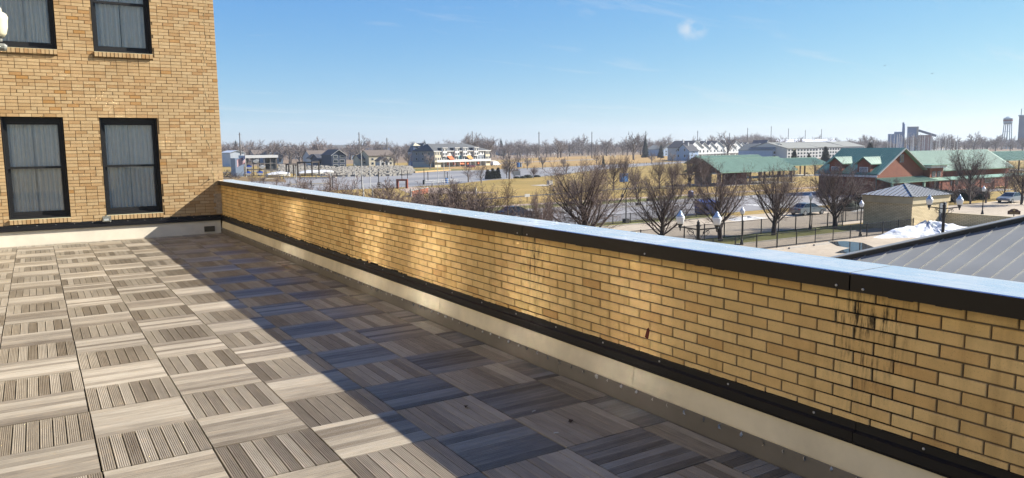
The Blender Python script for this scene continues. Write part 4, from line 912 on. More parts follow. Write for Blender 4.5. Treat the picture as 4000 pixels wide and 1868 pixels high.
def grid(x0, x1, n, z0, h, w): return [(x0+(x1-x0)*(i+.5)/n-w/2, z0, x0+(x1-x0)*(i+.5)/n+w/2, z0+h) for i in range(n)]
# --- red brick market building
rb = thing('brick_market_building', 'red brick building with green metal roofs and two dormers', 'building', (115, 64, ZG))
eL, rG = 3.75, 7.6; mw = MB(); mw.box(0, 0, 0, 13.9, 10.6, eL); 
mw.prism([(0, .01, eL), (13.9, .01, eL), (6.95, .01, rG)], (0, 10.55, 0)); mw.box(13.901, 1.2, 0, 46, 10, eL-.2); mw.build('wall', REDB, rb)
mr = MB(); k = (rG-eL)/6.95; mr.prism([(-.5, -.5, eL-.5*k+.03), (6.95, -.5, rG+.03), (6.95, -.5, rG+.2), (-.5, -.5, eL-.5*k+.2)], (0, 11.6, 0)); mr.build('roof', GRN_SHADED, rb)
mr = MB(); mr.prism([(14.4, -.5, eL-.5*k+.03), (6.952, -.5, rG+.03), (6.952, -.5, rG+.2), (14.4, -.5, eL-.5*k+.2)], (0, 11.6, 0)); rgt = mr.build('roof', GRN, rb)
sm = MB()
for i in range(26): y = -.4+i*.45; sm.bar((-.48, y, eL-.48*k+.23), (6.9, y, rG+.22), .05, .06)
tag(sm.build('roof_seams', GRN_SHADED, rb), kind='stuff')
tr = MB(); tr.bar((-.5, -.56, eL-.5*k+.08), (6.95, -.56, rG+.1), .1, .38, (0, 1, 0)); tr.bar((14.4, -.56, eL-.5*k+.08), (6.95, -.56, rG+.1), .1, .38, (0, 1, 0)); tr.build('gable_trim', M('grey_trim', '#b7b9b0', .7, .05, 1), rb)
MB().box(-.62, -.5, eL-.62, -.5, 11, eL-.3).build('gutter', TRIM, rb)
win(rb, 6.4, 5.4, 7.5, 6.7, 0, GREYS); MB().tube([(-.45, -.3, 0), (-.45, -.3, eL-.4)], .07, 6).build('downpipe', GRN_SHADED, rb)
for yd in (2.2, 7.4):                                                        # dormers on the left slope
    dm = MB(); dm.box(.0-.05, yd-1.15, eL-1.0, 3.6, yd+1.15, 5.35); dm.prism([(-.05, yd-1.15, 5.35), (-.05, yd+1.15, 5.35), (-.05, yd, 6.2)], (3.6, 0, 0)); dd = dm.build('dormer', REDB, rb)
    dr_ = MB(); 
    for s in (-1, 1): dr_.prism([(-.45, yd+s*1.5, 5.14), (-.45, yd+s*.001, 6.25), (-.45, yd+s*.001, 6.4), (-.45, yd+s*1.5, 5.29)], (5.6, 0, 0))
    dr_.build('dormer_roof', GRN, dd); ds = MB()
    for i in range(12): x = -.4+i*.45; ds.bar((x, yd-1.48, 5.30), (x, yd, 6.42), .05, .06)
    tag(ds.build('roof_seams', GRNS, dd), kind='stuff')
    MB().box(-.12, yd-.75, eL-.4, -.051, yd+.75, eL+1.0).build('louvre_frame', TRIM, dd); lv = MB()
    for i in range(8): lv.box(-.15, yd-.66, eL-.32+i*.16, -.121, yd+.66, eL-.22+i*.16)
    lv.build('louvre', M('blue_grey_louvre', '#56627a', .6, .1, 2), dd)
ye, yr, ze, zr = .2, 5.4, 3.55, 6.95
wr_ = MB(); wr_.prism([(12.5, ye, ze), (12.5, yr, zr), (12.5, yr, zr+.18), (12.5, ye, ze+.18)], (33.5, 0, 0)); wr_.prism([(12.5, 10.8, ze), (12.5, yr+.002, zr), (12.5, yr+.002, zr+.18), (12.5, 10.8, ze+.18)], (33.5, 0, 0)); wr_.build('wing_roof', GRN, rb)
MB().prism([(44.5, 1.2, ze-.2), (44.5, 9.6, ze-.2), (44.5, yr, zr-.1)], (.9, 0, 0)).build('wing_gable', REDB, rb)
sm = MB()
for i in range(73): x = 12.7+i*.455; sm.bar((x, ye, ze+.2), (x, yr, zr+.2), .10, .08)
tag(sm.build('roof_seams', GRNS, rb), kind='stuff')
tw_ = MB().box(13.6, -1.2, 0, 17.7, 1.19, 4.3); tw_.build('tower', REDB, rb); MB().box(13.2, -1.6, 4.301, 18.1, 1.5, 4.75).build('tower_cornice', TRIM, rb); MB().box(12.9, -1.9, 4.751, 18.4, 1.6, 4.85).build('tower_roof', GRN, rb)
win(rb, 14.3, 2.8, 15.2, 3.7, -1.2, GREYS); win(rb, 15.9, 2.8, 16.8, 3.7, -1.2, GREYS)
cp = MB().prism([(-.3, -.02, 2.85), (-.3, -2.9, 2.2), (-.3, -2.9, 2.3), (-.3, -.02, 2.95)], (14.0, 0, 0)); cp.prism([(13.701, -1.21, 2.55), (13.701, -2.9, 2.2), (13.701, -2.9, 2.3), (13.701, -1.21, 2.65)], (32, 0, 0)); cp.build('canopy', GRN, rb)
sm = MB()
for i in range(30): x = -.2+i*.46; sm.bar((x, -.04, 2.97), (x, -2.9, 2.32), .08, .06)
tag(sm.build('canopy_seams', GRNS, rb), kind='stuff')
for i in range(9): MB().box(.0+i*4.6, -2.8, 0, .3+i*4.6, -2.5, 2.25).build('canopy_post', REDB if i > 2 else GRNS, rb)
for i in range(4): win(rb, 19+i*6, 0.9, 21.4+i*6, 2.3, 1.2, GREYS)
MB().box(15.0, -1.26, 0, 16.4, -1.201, 2.1).build('door', PANE, rb)
# --- green roofed picnic shelters
def shelter(label, x0, x1, y0, y1, ze, zr, npost, walls=None):
    t = thing('picnic_shelter', label, 'shelter', (x0, y0, ZG), 0, 'green roofed picnic shelters'); w, d = x1-x0, y1-y0; m = MB(); k = (zr-ze)/(d/2)
    for s, ya in ((0, 0), (1, d)): m.prism([(0, ya, ze), (0, d/2+(.002 if s else 0), zr), (0, d/2+(.002 if s else 0), zr+.16), (0, ya, ze+.16)], (w, 0, 0))
    m.build('roof', GRN, t); sm = MB(); n = int(w/.46)
    for i in range(n+1): sm.bar((w*i/n, 0, ze+.2), (w*i/n, d/2, zr+.2), .1, .08)
    tag(sm.build('roof_seams', GRNS, t), kind='stuff')
    MB().box(0, d/2-.15, zr+.17, w, d/2+.15, zr+.25).build('ridge_cap', GRNS, t)
    MB().prism([(.5, .7, ze+.1), (.5, d-.7, ze+.1), (.5, d/2, zr-.25)], (.25, 0, 0)).build('gable_board', M('brown_gable_board', '#5a4540', .8, .1, 1), t)
    WOODP = M('brown_timber', '#54443a', .85, .2, 2)
    for i in range(npost):
        for yy in (1.0, d-1.0): x = .8+(w-1.6)*i/(npost-1); MB().box(x-.15, yy-.15, 0, x+.15, yy+.15, ze+.25).build('post', WOODP, t)
    b = MB(); b.box(.5, .85, ze-.05, w-.5, 1.15, ze+.25); b.box(.5, d-1.15, ze-.05, w-.5, d-.85, ze+.25); b.build('beam', WOODP, t)
    MB().box(-.5, .2, 0, w+.5, d-.2, .06).build('floor_slab', KERB, t); return t
s1 = shelter('large picnic shelter with wide green metal roof left of the red building', 120.9, 145.6, 102, 113, 2.76, 5.65, 6)
MB().box(9.0, 4, .06, 12.4, 8, 2.6).build('store_wall', M('dark_red_panel', '#6d2420', .7, .1, 1), s1)
MB().box(2, 9.2, .06, 7, 9.5, 2.7).build('back_wall', GREYS, s1)
def from_px(pts, y): return [atY(u, v, y) for u, v in pts]
q = from_px([(3080, 578), (3210, 574), (3095, 595)], 150); 
e = atY(3150, 682, 128); r_ = atY(3150, 671, 134)
s2 = shelter('long low green roofed shelter right of the large one', 158, 186, 122, 132, 2.9, 4.7, 7)
s3 = shelter('farther green roofed shelter peeking over the low one', 168, 196, 150, 160, 3.1, 5.3, 6)
s4 = shelter('green shelter roof at the far right behind the wing', 222, 262, 100, 112, 3.2, 5.6, 6)
PICN = M('picnic_table_paint', '#32363c', .7, .15, 2); PICR = M('picnic_table_red', '#7a2f2a', .7, .15, 2)
def picnic(loc, rz, label, mat):
    t = thing('picnic_table', label, 'table', loc, rz, 'picnic tables'); MB().box(-.9, -.38, .7, .9, .38, .75).build('tabletop', mat, t)
    for s in (-1, 1): MB().box(-.9, s*.75-.13, .42, .9, s*.75+.13, .46).build('bench', mat, t)
    for s in (-1, 1):
        f = MB(); f.bar((s*.6, -.75, 0), (s*.6, .3, .7), .07, .07); f.bar((s*.6, .75, 0), (s*.6, -.3, .7), .07, .07); f.box(s*.6-.03, -.85, .37, s*.6+.03, .85, .419); f.build('leg_frame', mat, t)
for i, (x, y, m, lab) in enumerate(((135, 105.5, PICR, 'red picnic table under the big shelter beside the red panel'), (138.5, 105, PICN, 'dark picnic table in the big shelter, third bay'), (142, 106, PICN, 'dark picnic table in the last bay of the big shelter'), (117, 113.5, PICN, 'dark picnic table outside the shelter gable'), (163, 125, PICN, 'dark picnic table under the low shelter, first bay'), (168, 125, PICN, 'dark picnic table under the low shelter, second bay'), (174, 126, PICN, 'dark picnic table under the low shelter, third bay'), (180, 125, PICN, 'dark picnic table under the low shelter, last bay'))): picnic((x, y, ZG+.07), i*.1, lab, m)
# --- townhouse block on the far bank
A, B = G(1696, 654.5), G(1911, 646.5); w, rz = frame2(A, B); th = thing('townhouse_block', 'three storey townhouse block with white bays and orange awnings', 'townhouses', A, rz)
ev = 7.6; rg = 11.0; dp = 15.0; mw = MB(); mw.box(.02, .0, 2.5, w-.02, dp, ev); mw.build('wall', GREYS, th); MB().box(0, 1.6, 0, w, dp-.1, 2.498).build('ground_floor', DOORM, th)
mr = MB(); hw = dp/2; mr.add([(-.7, -.7, ev-.1), (w+.7, -.7, ev-.1), (w+.7, dp+.7, ev-.1), (-.7, dp+.7, ev-.1), (3.0, hw, rg), (w-9, hw, rg)], [(0, 1, 5, 4), (1, 2, 5), (2, 3, 4, 5), (3, 0, 4), (0, 3, 2, 1)]); mr.build('roof', SHG, th)
MB().box(-.75, -.8, ev-.32, w+.75, -.7, ev-.02).build('eave_board', TRIM, th)
ends = MB(); ends.box(0, -.6, .0, w*.115, -.001, ev-.33); ends.box(w*.915, -.6, .0, w, -.001, ev-.33); ends.build('end_bay', CRM, th)
bays = [.16, .375, .52, .725]
for b in bays:
    x = b*w; bb = MB().box(x-1.4, -1.1, ev-2.6, x+1.4, -.001, ev+1.3); o = bb.build('bay', TRIM, th); MB().box(x-1.7, -1.4, ev+1.301, x+1.7, 1.6, ev+1.5).build('bay_roof', TRIM, th)
    MB().prism([(x-1.4, 0, ev), (x+1.4, 0, ev), (x+1.4, 0, ev+1.3), (x-1.4, 0, ev+1.3)], (0, 3.2, 0)).build('dormer_back', SHG, th)
    for z in (ev-2.2, ev-.2):
        for dx in (-.75, .75): win(th, x+dx-.5, z, x+dx+.5, z+1.3, -1.1)
    for dx in (-.75, .75): win(th, x+dx-.55, 2.9, x+dx+.55, 4.8, -.35)
    MB().box(x-1.5, -.35, 2.6, x+1.5, -.002, 5.0).build('bay_base', TRIM, th)
for a, b, m in ((.205, .33, TRIM), (.42, .475, TRIM), (.57, .68, TRIM), (.77, .9, TRIM)):
    MB().box(a*w, -.12, ev-2.3, b*w, -.001, ev-.33).build('upper_panel', m, th); n = max(2, round((b-a)*w/2.2))
    for q in grid(a*w, b*w, n, ev-1.9, 1.3, .9): win(th, *q, -.12)
    for q in grid(a*w, b*w, n, 3.1, 1.6, .8): win(th, *q, 0, TEAL if abs(a-.42) < .01 else TRIM)
MB().box(.42*w, -.08, 2.6, .475*w, -.001, 5.2).build('teal_panel', TEAL, th)
AWN = M('orange_awning', '#d8692c', .7, .08, 1); AWY = M('amber_awning', '#c8934a', .7, .08, 1)
for f_, m in ((.265, AWN), (.605, AWY)): x = f_*w; MB().prism([(x-1.5, -.02, 5.2), (x-1.5, -1.9, 3.7), (x-1.5, -1.9, 3.5), (x-1.5, -.02, 5.0)], (3.0, 0, 0)).build('awning', m, th)
for f_ in (.225, .33, .45, .57, .77): x = f_*w; MB().box(x-.5, -1.0, .9, x+.5, -.4, 2.4).build('awning', AWN, th) if f_ != .45 else MB().prism([(x-1.5, -.4, 2.5), (x-1.5, -1.6, 1.2), (x-1.5, -1.6, 1.05), (x-1.5, -.4, 2.35)], (3., 0, 0)).build('awning', AWN, th)
rl = MB(); rl.box(.5, -1.6, 2.5, w-.5, -1.5, 3.4); rl.box(.5, -1.6, 2.3, w+3, .0, 2.49); rl.build('balcony', TRIM, th)
for i in range(9): x = (.13+i*.095)*w; MB().prism([(x, -1.5, 0), (x+.12, -1.5, 0), (x+.12, -1.5, 2.29), (x, -1.5, 2.29)], (0, 3.0, 0)).build('fin_wall', TRIM, th); MB().box(x+.4, 1.52, 0, x+3.2, 1.599, 2.2).build('garage_door', DOORM, th)
for z in (3.2, 5.7):
    for q in grid(0, w*.115, 3, z, 1.4, .8): win(th, *q, -.6)
    for q in grid(w*.915, w, 3, z, 1.4, .8): win(th, *q, -.6)
    for q in grid(1, dp-1, 3, z, 1.3, 1.0): win(th, *q, 0, TRIM, PANE, 's')
# --- houses left of it
def place(label, uL, uR, vf, ve, vr, depth, wall, roof, axis='x', wins=None, **kw):
    A = G(uL, vf); d = math.hypot(A.x-CAM.x, A.y-CAM.y); B = toD(uR, vf, d*kw.pop('k', 1.0)); w, rz = frame2(A, B); e = hz(A, ve); r = hz(A, vr)
    if kw.pop('axial', False): rz = 0; B = atY(uR, vf, A.y); w = B.x-A.x
    ws = []
    for n, z0, h, ww in (wins or ()): ws += grid(.3, w-.3, n, e*z0, e*h, ww)
    return house(label, A, w, depth, e, r, wall, roof, axis, rz, ws, **kw)
place('white steel boat shed at the corner of the hotel', 902, 957, 652, 597, 589, 26, STEEL, STEEL, 'y', (), name='boat_shed', cat='shed', axial=True, trim=False)
place('navy blue house with white trimmed gable by the riprap', 1297, 1353, 662, 606, 586, 14, NAVY, SHD, 'y', ((2, .12, .22, 2.2), (2, .45, .22, 2.2), (2, .78, .18, 2.0)), axial=True)
place('dark roofed wing of the navy house', 1247, 1296, 660, 623, 604, 12, NAVY, SHD, 'x', ((2, .2, .4, 1.6),), axial=True)
place('brown roofed white house left of the navy house', 1214, 1276, 641, 612, 589, 16, WHT, SHB, 'x', ((3, .2, .4, 1.5),), axial=True)
place('small white gabled porch house before the brown roof', 1216, 1252, 646, 618, 604, 8, WHT, SHB, 'y', ((2, .2, .5, 1.3),), axial=True)
place('grey-blue house with white gable behind the boat rack', 1042, 1106, 641, 608, 586, 18, BLUEH, SHB, 'y', ((3, .2, .45, 1.6),), axial=True)
place('blue-grey house with brown roof and dormer windows', 992, 1040, 636, 603, 588, 14, BLUEH, SHB, 'x', ((3, .55, .35, 1.6),), axial=True)
place('slate blue gabled house behind the white shed', 958, 996, 625, 600, 580, 14, BLUEH, SHD, 'y', ((2, .4, .3, 1.4),), axial=True)
place('grey house with steep roof among bare trees', 1138, 1176, 622, 600, 569, 12, GREYS, SHG, 'y', ((2, .3, .35, 1.4),), axial=True)
place('long white apartment house with grey roof behind the navy house', 1244, 1368, 617, 583, 568, 18, WHT, SHG, 'x', ((8, .45, .3, 1.6), (8, .05, .25, 1.6)), axial=True, name='apartment_house')
place('long pale apartment house with grey roof at left centre', 1391, 1524, 617, 582, 567, 18, WHT, SHG, 'x', ((9, .5, .28, 1.6), (9, .1, .25, 1.6)), axial=True, name='apartment_house')
place('low blue house between the two apartment houses', 1372, 1430, 624, 604, 592, 12, BLUEH, NAVY, 'x', ((3, .3, .4, 1.5),), axial=True)
place('blue roofed house behind the cream house', 1430, 1528, 622, 596, 579, 12, BLUEH, NAVY, 'x', ((4, .3, .4, 1.5),), axial=True)
place('cream house with brown roof above the riprap', 1442, 1540, 648, 609, 588, 14, CRM, SHB, 'x', ((4, .55, .22, 1.4), (4, .1, .25, 1.4)), axial=True)
place('cream side wing of the house above the riprap', 1406, 1441, 648, 622, 604, 10, CRM, SHB, 'x', ((1, .3, .3, 1.4),), axial=True)
place('white porch of the cream house', 1484, 1522, 651, 628, 614, 6, WHT, SHB, 'y', ((2, .2, .5, 1.2),), axial=True)
place('light blue house with grey roof far left of the apartments', 1176, 1214, 622, 603, 578, 12, BLUEH, SHG, 'y', ((2, .3, .4, 1.4),), axial=True)
tb = place('pale blue gabled house with look-out tower', 1640, 1677, 648, 590, 561, 14, M('pale_blue_and_shade_siding', '#a9c0da', .7, .05, .5), SHG, 'y', ((2, .2, .18, 1.4), (2, .55, .18, 1.4)), axial=True)
A = G(1617, 650); e = hz(A, 570); r = hz(A, 558); B = atY(1642, 650, A.y); w = B.x-A.x
tt = thing('tower_house', 'slate blue stair tower with cream pyramid roof', 'tower', A); MB().box(0, 0, 0, w, w, e).build('wall', M('slate_blue_siding', '#5d7599', .7, .06, .5), tt); MB().add([(-.4, -.4, e), (w+.4, -.4, e), (w+.4, w+.4, e), (-.4, w+.4, e), (w/2, w/2, r)], [(0, 1, 4), (1, 2, 4), (2, 3, 4), (3, 0, 4), (0, 3, 2, 1)]).build('roof', CRM, tt)
for z in (.25, .5, .72, .87):
    for q in grid(.2, w-.2, 1, e*z, e*.09, 1.8): win(tt, *q)
small_h = [(1955, 1978, 606, 594, 584, BLUEH, SHG, 'y', 'small blue gabled house right of the townhouses'), (2004, 2030, 606, 588, 573, BLUEH, NAVY, 'y', 'blue gabled house at the meadow edge'), (2030, 2064, 606, 592, 576, GREYS, SHD, 'x', 'dark roofed house beside the blue gable'), (2064, 2098, 606, 596, 582, WHT, SHG, 'y', 'white bungalow at the meadow edge'), (2150, 2178, 601, 591, 582, WHT, SHG, 'x', 'pale far house beyond the meadow'), (2205, 2234, 599, 590, 581, WHT, SHB, 'y', 'white gabled garage beyond the meadow'), (2245, 2284, 599, 590, 582, GREYS, SHG, 'x', 'grey garage beyond the meadow'), (2380, 2408, 598, 589, 583, BLUEH, SHG, 'x', 'light blue garage beyond the meadow'), (2408, 2456, 598, 588, 573, CRM, SHD, 'y', 'dark roofed cream house in the centre distance'), (2462, 2505, 593, 580, 566, GREYS, SHG, 'x', 'grey roofed far house near the tall spruce'), (2508, 2550, 594, 580, 568, WHT, SHG, 'y', 'white far house right of the tall spruce')]
for uL, uR, vf, ve, vr, wm, rm, ax, lab in small_h: place(lab, uL, uR, vf, ve, vr, 12, wm, rm, ax, ((2, .3, .4, 1.6),), axial=True)
place('pale blue house with columns left of the white row', 2592, 2648, 610, 584, 567, 22, M('pale_blue_and_shade_siding', '#a9c0da'), SHL, 'y', ((3, .15, .25, 1.6), (3, .55, .25, 1.6)), axial=True)
# white row houses receding to the right
A, B = G(2690, 628), G(2916, 613); L, rz = frame2(A, B); n = 9
for i in range(n):
    P = A.lerp(B, i/n); wq = L/n*.92; hE = 6.6 if i % 3 else 7.6; ax = 'y'
    h_ = house('white gabled row house, unit %s from the near blue-shaded end' % ('one two three four five six seven eight nine'.split()[i]), P, wq, 15, hE, hE+3.8, WHT, SHD, ax, rz*.35, grid(.6, wq-.6, 3, 1.2, 1.6, 1.3)+grid(.6, wq-.6, 3, 4.5, 1.5, 1.3)+grid(wq*.3, wq*.7, 1, 7.0, 1.2, 1.2), name='row_house', chimney=(wq*.2, 6), group='white row houses')
    MB().box(-.2, -2.6, 3.4, wq+.2, -.01, 3.55).build('porch_roof', SHL, h_); MB().box(0, -2.5, 0, .3, -2.2, 3.39).build('porch_post', TRIM, h_); MB().box(wq-.3, -2.5, 0, wq, -2.2, 3.39).build('porch_post', TRIM, h_); MB().box(.1, -2.2, 3.56, wq-.1, -2.1, 4.4).build('balcony_rail', TRIM, h_)
A_ = G(2692, 629); place('large pale end house of the white row, blue shade painted on its walls', 2692, 2728, 629, 590, 564, atX(2642, 620, A_.x).y-A_.y, M('pale_blue_and_shade_siding', '#a9c0da'), SHD, 'x', ((2, .2, .14, 1.4), (2, .5, .14, 1.4), (1, .8, .12, 1.4)), axial=True, chimney=(3, 4), swins=[(3, 2, 4.2, 3.6), (8, 2, 9.2, 3.6), (3, 5.5, 4.2, 7), (8, 5.5, 9.2, 7)])  # pale blue walls paint the shade on a white house
A = G(2762, 605); hq = hz(A, 572); rq = hz(A, 552); t = thing('red_roof_pavilion', 'white house with bright red pyramid roof above the row houses', 'house', A); wq = atY(2782, 605, A.y).x-A.x; MB().box(-wq, 0, 0, wq, 2*wq, hq).build('wall', WHT, t); MB().add([(-wq-.8, -.8, hq), (wq+.8, -.8, hq), (wq+.8, 2*wq+.8, hq), (-wq-.8, 2*wq+.8, hq), (0, wq, rq)], [(0, 1, 4), (1, 2, 4), (2, 3, 4), (3, 0, 4), (0, 3, 2, 1)]).build('roof', SHR, t)
place('dark roofed house right of the white row', 2893, 2948, 608, 578, 559, 16, BLUEH, NAVY, 'x', ((3, .4, .3, 1.8),), axial=True)
place('white gabled house with bay right of the dark roof', 2946, 2984, 612, 578, 560, 16, WHT, SHG, 'y', ((2, .2, .2, 1.6), (2, .55, .2, 1.6)), axial=True)
place('tall white house with slate gable before the apartments', 2984, 3012, 608, 570, 548, 14, WHT, NAVY, 'y', ((2, .3, .2, 1.6), (1, .7, .2, 1.6)), axial=True)
# long white apartment rows with grey roofs
for uL, uR, vf, ve, vr, lab in ((3074, 3196, 622, 580, 557, 'long white apartment row with grey roof behind the pines'), (3196, 3300, 618, 576, 556, 'second white apartment row with grey roof'), (3300, 3376, 610, 573, 553, 'third white apartment row behind the red building')):
    place(lab, uL, uR, vf, ve, vr, 30, WHT, SHL, 'x', ((10, .12, .2, 1.8), (10, .42, .2, 1.8), (10, .72, .2, 1.8)), axial=True, name='apartment_row', cat='apartments')
ap = place('white apartment gable end with large arched windows', 3016, 3074, 622, 586, 562, 26, M('pale_blue_and_shade_siding', '#a9c0da'), SHL, 'y', ((4, .55, .3, 2.0), (4, .1, .3, 2.0)), axial=True, name='apartment_gable', cat='apartments')
A = toD(3035, 575, 760); B = toD(3260, 575, 760); w, rz = frame2(A, B); t = thing('snowy_shed', 'very long low shed with snow covered white roof', 'shed', A, rz); h_ = hz(A, 556); MB().box(0, 0, 0, w, 30, h_).build('wall', GREYS, t); MB().prism([(-1, -1, h_), (-1, 31, h_), (-1, 15, h_+2.6)], (w+2, 0, 0)).build('roof', M('snow_roof', '#eef1f4', .7, .03, 1), t)
# --- industry on the right horizon
FBLU = M('factory_blue', '#7391b8', .6, .06, .1); FGRY = M('factory_grey', '#a7a9a6', .7, .06, .1)
D = 900
def fbox(u0, u1, v0, v1, depth, D=D):
    a, b = toD(u0, 560, D), toD(u1, 560, D); w, rz = frame2(a, b); return a, rz, w, hz(a, v0), hz(a, v1)
a, rz, w, h1, h0 = fbox(3467, 3527, 524, 552, 20); f = thing('factory', 'blue industrial plant with silo and conveyor on the right horizon', 'factory', a, rz)
MB().box(0, 0, 0, w, 20, h1).build('low_hall', FBLU, f); MB().box(w*.4, -.5, h1+.001, w, 18, hz(a, 516)).build('raised_hall', FBLU, f)
px = w/60
MB().lathe([(5.5*px, 0), (5.5*px, hz(a, 486)), (2*px, hz(a, 482))], 14).build('silo', FBLU, f, (60*px, 6, 0)); MB().box(75*px, 0, 0, 117*px, 16, hz(a, 500)).build('main_block', FBLU, f); MB().box(74*px, -.6, hz(a, 500)+.01, 118*px, 17, hz(a, 497)).build('main_roof', FGRY, f); MB().box(110*px, -.3, 0, 117.5*px, -.01, hz(a, 500)-.1).build('painted_sun_side', FGRY, f)  # grey strip paints the sunlit right side of the main block
MB().bar((118*px, 4, hz(a, 512)), (186*px, 4, hz(a, 534)), 3, 2.4).build('conveyor', M('conveyor_grey', '#6f7a8c', .6, .1, .2), f); MB().box(116*px, 6, 0, 172*px, 22, hz(a, 530)).build('pink_hall', M('pink_brick', '#b08a84', .8, .06, .1), f)
MB().tube([(58*px, 0, 0), (58*px, 0, hz(a, 480))], 1.0, 6).build('pipe', FBLU, f)
a, rz, w, h1, h0 = fbox(3924, 3962, 460, 580, 1, 1100); t = thing('water_tower', 'old water tower on four legs at the right horizon', 'water tower', a+Vector((w/2, 0, 0)), rz)
TWB = M('tower_steel', '#9fb4bf', .5, .1, .1); r_ = w/2; zb = hz(a, 481); zt = hz(a, 463); zc_ = hz(a, 455)
MB().lathe([(r_*.7, zb-1.5), (r_, zb), (r_, zt), (r_*1.06, zt+.1), (r_*.1, zc_)], 18).build('tank', TWB, t, smooth=False); MB().lathe([(r_*1.015, zb+2), (r_*1.015, zt-1.2)], 18).build('faded_band', M('faded_red', '#7c4038', .8, .3, .6), t)
for k in range(4): c_, s_ = math.cos(k*1.571+.5), math.sin(k*1.571+.5); MB().tube([(c_*r_*1.25, s_*r_*1.25, 0), (c_*r_*.85, s_*r_*.85, zb)], .55, 6).build('leg', TWB, t)
MB().tube([(0, 0, 0), (0, 0, zb-1.5)], .7, 8).build('riser', TWB, t); bx = MB()
for z in (zb*.35, zb*.68):
    for k in range(4): q0, q1 = k*1.571+.5, (k+1)*1.571+.5; rr_ = r_*(1.25-.4*z/zb); bx.tube([(math.cos(q0)*rr_, math.sin(q0)*rr_, z), (math.cos(q1)*rr_, math.sin(q1)*rr_, z)], .22, 4)
bx.build('bracing', TWB, t)
a, rz, w, h1, h0 = fbox(3974, 4040, 454, 580, 1, 1150); t = thing('tall_grain_tower', 'tall dark blue concrete tower cut by the right edge', 'tower', a, rz); MB().box(0, 0, 0, w, w, h1).build('shaft', M('tower_dark', '#56708c', .7, .08, .1), t); MB().tube([(2, 2, h1), (2, 2, h1+9)], .5, 6).build('mast', TWB, t); MB().box(-1, -1, h1+.01, w+1, w+1, h1+1.2).build('parapet', FBLU, t)
# utility poles and flag poles
POLE = M('grey_pole', '#77716b', .8, .15, 1); WPOLE = M('white_pole', '#dcdad2', .6, .05, 1)
for i, (u, vt, d_, lab) in enumerate(((940, 518, 430, 'leftmost tall utility mast beside the spruce'), (1405, 517, 470, 'tall utility mast above the first apartment house'), (1513, 539, 470, 'shorter utility mast right of the apartments'), (1846, 513, 520, 'tall mast behind the townhouses'), (2106, 515, 520, 'tall mast over the meadow'), (2312, 515, 600, 'mast in the treeline left of centre'), (2522, 512, 620, 'mast beside the tall spruce'), (2724, 511, 700, 'mast above the white row'), (2918, 500, 760, 'mast left of the wooded hill top'), (3010, 493, 800, 'tallest mast on the wooded hill'), (3077, 502, 800, 'mast right of the wooded hill'), (3143, 508, 820, 'mast over the snowy shed'), (3206, 505, 840, 'mast with a lamp cluster right of the snowy shed'), (2848, 520, 700, 'thin mast right of the red roof'))):
    p = toD(u, 600, d_); h = hz(p, vt); t = thing('utility_mast', lab, 'mast', p, 0, 'masts on the horizon'); MB().tube([(0, 0, 0), (0, 0, h)], [.42, .26], 6).build('pole', POLE, t); MB().bar((-1.0, 0, h-1.2), (1.0, 0, h-1.2), .12, .12).build('crossarm', POLE, t)
for u, vb, vt, lab in ((1160, 738, 654, 'leftmost white flag pole behind the coping'), (1293, 735, 663, 'white pole left of the thin cypress'), (1389, 738, 645, 'white pole right of the thin cypress'), (1416, 738, 596, 'tallest white flag pole on the near bank'), (1447, 735, 645, 'white pole right of the tallest one'), (1711, 716, 647, 'white pole left of the blue barrel'), (1735, 716, 650, 'white pole beside the blue barrel'), (1757, 714, 652, 'white pole right of the blue barrel')):
    p = G(u, vb); h = hz(p, vt); t = thing('white_pole', lab, 'pole', p, 0, 'white poles'); MB().tube([(0, 0, 0), (0, 0, h)], [.10, .06], 8).build('shaft', WPOLE, t); MB().lathe([(.02, 0), (.11, .1), (.02, .2)], 8).build('ball', WPOLE, t, (0, 0, h)); MB().box(-.25, -.25, 0, .25, .25, .15).build('footing', KERB, t)
# park lamps with hooked arms
def crook(loc, h, rz, label):
    t = thing('crook_lamp', label, 'lamp post', loc, rz, 'crook lamp posts'); MB().box(-.28, -.28, 0, .28, .28, .5).build('footing', M('dark_footing', '#3a3734', .9, .1, 2), t); MB().tube([(0, 0, .5), (0, 0, h-.4)], [.07, .055], 8).build('post', BLK, t)
    MB().tube([(0, 0, h-.4)]+[(-.28+.28*math.cos(a), 0, h-.4+.4*math.sin(a)) for a in [i*.35 for i in range(10)]], .035, 6).build('hook', BLK, t); MB().lathe([(.05, 0), (.08, -.12), (.14, -.25), (.24, -.45)], 12).build('shade', BLK, t, (-.56, 0, h-.42), smooth=True); MB().lathe([(.02, 0), (.10, -.03)], 10).build('bulb', GLOBE, t, (-.56, 0, h-.84))
for u, v, vt, rz, lab in ((2149, 832, 722, R(180), 'crook lamp post left on the median, shade to the right'), (2222, 800, 708, R(180), 'crook lamp post on the grass verge'), (2445, 872, 740, 0, 'crook lamp post nearest the low fence'), (2493, 806, 716, 0, 'crook lamp post on the median right'), (2535, 788, 700, 0, 'crook lamp post beyond the median by the path')): p = G(u, v); crook(p, hz(p, vt), rz, lab)
p = G(1990, 858-60); 
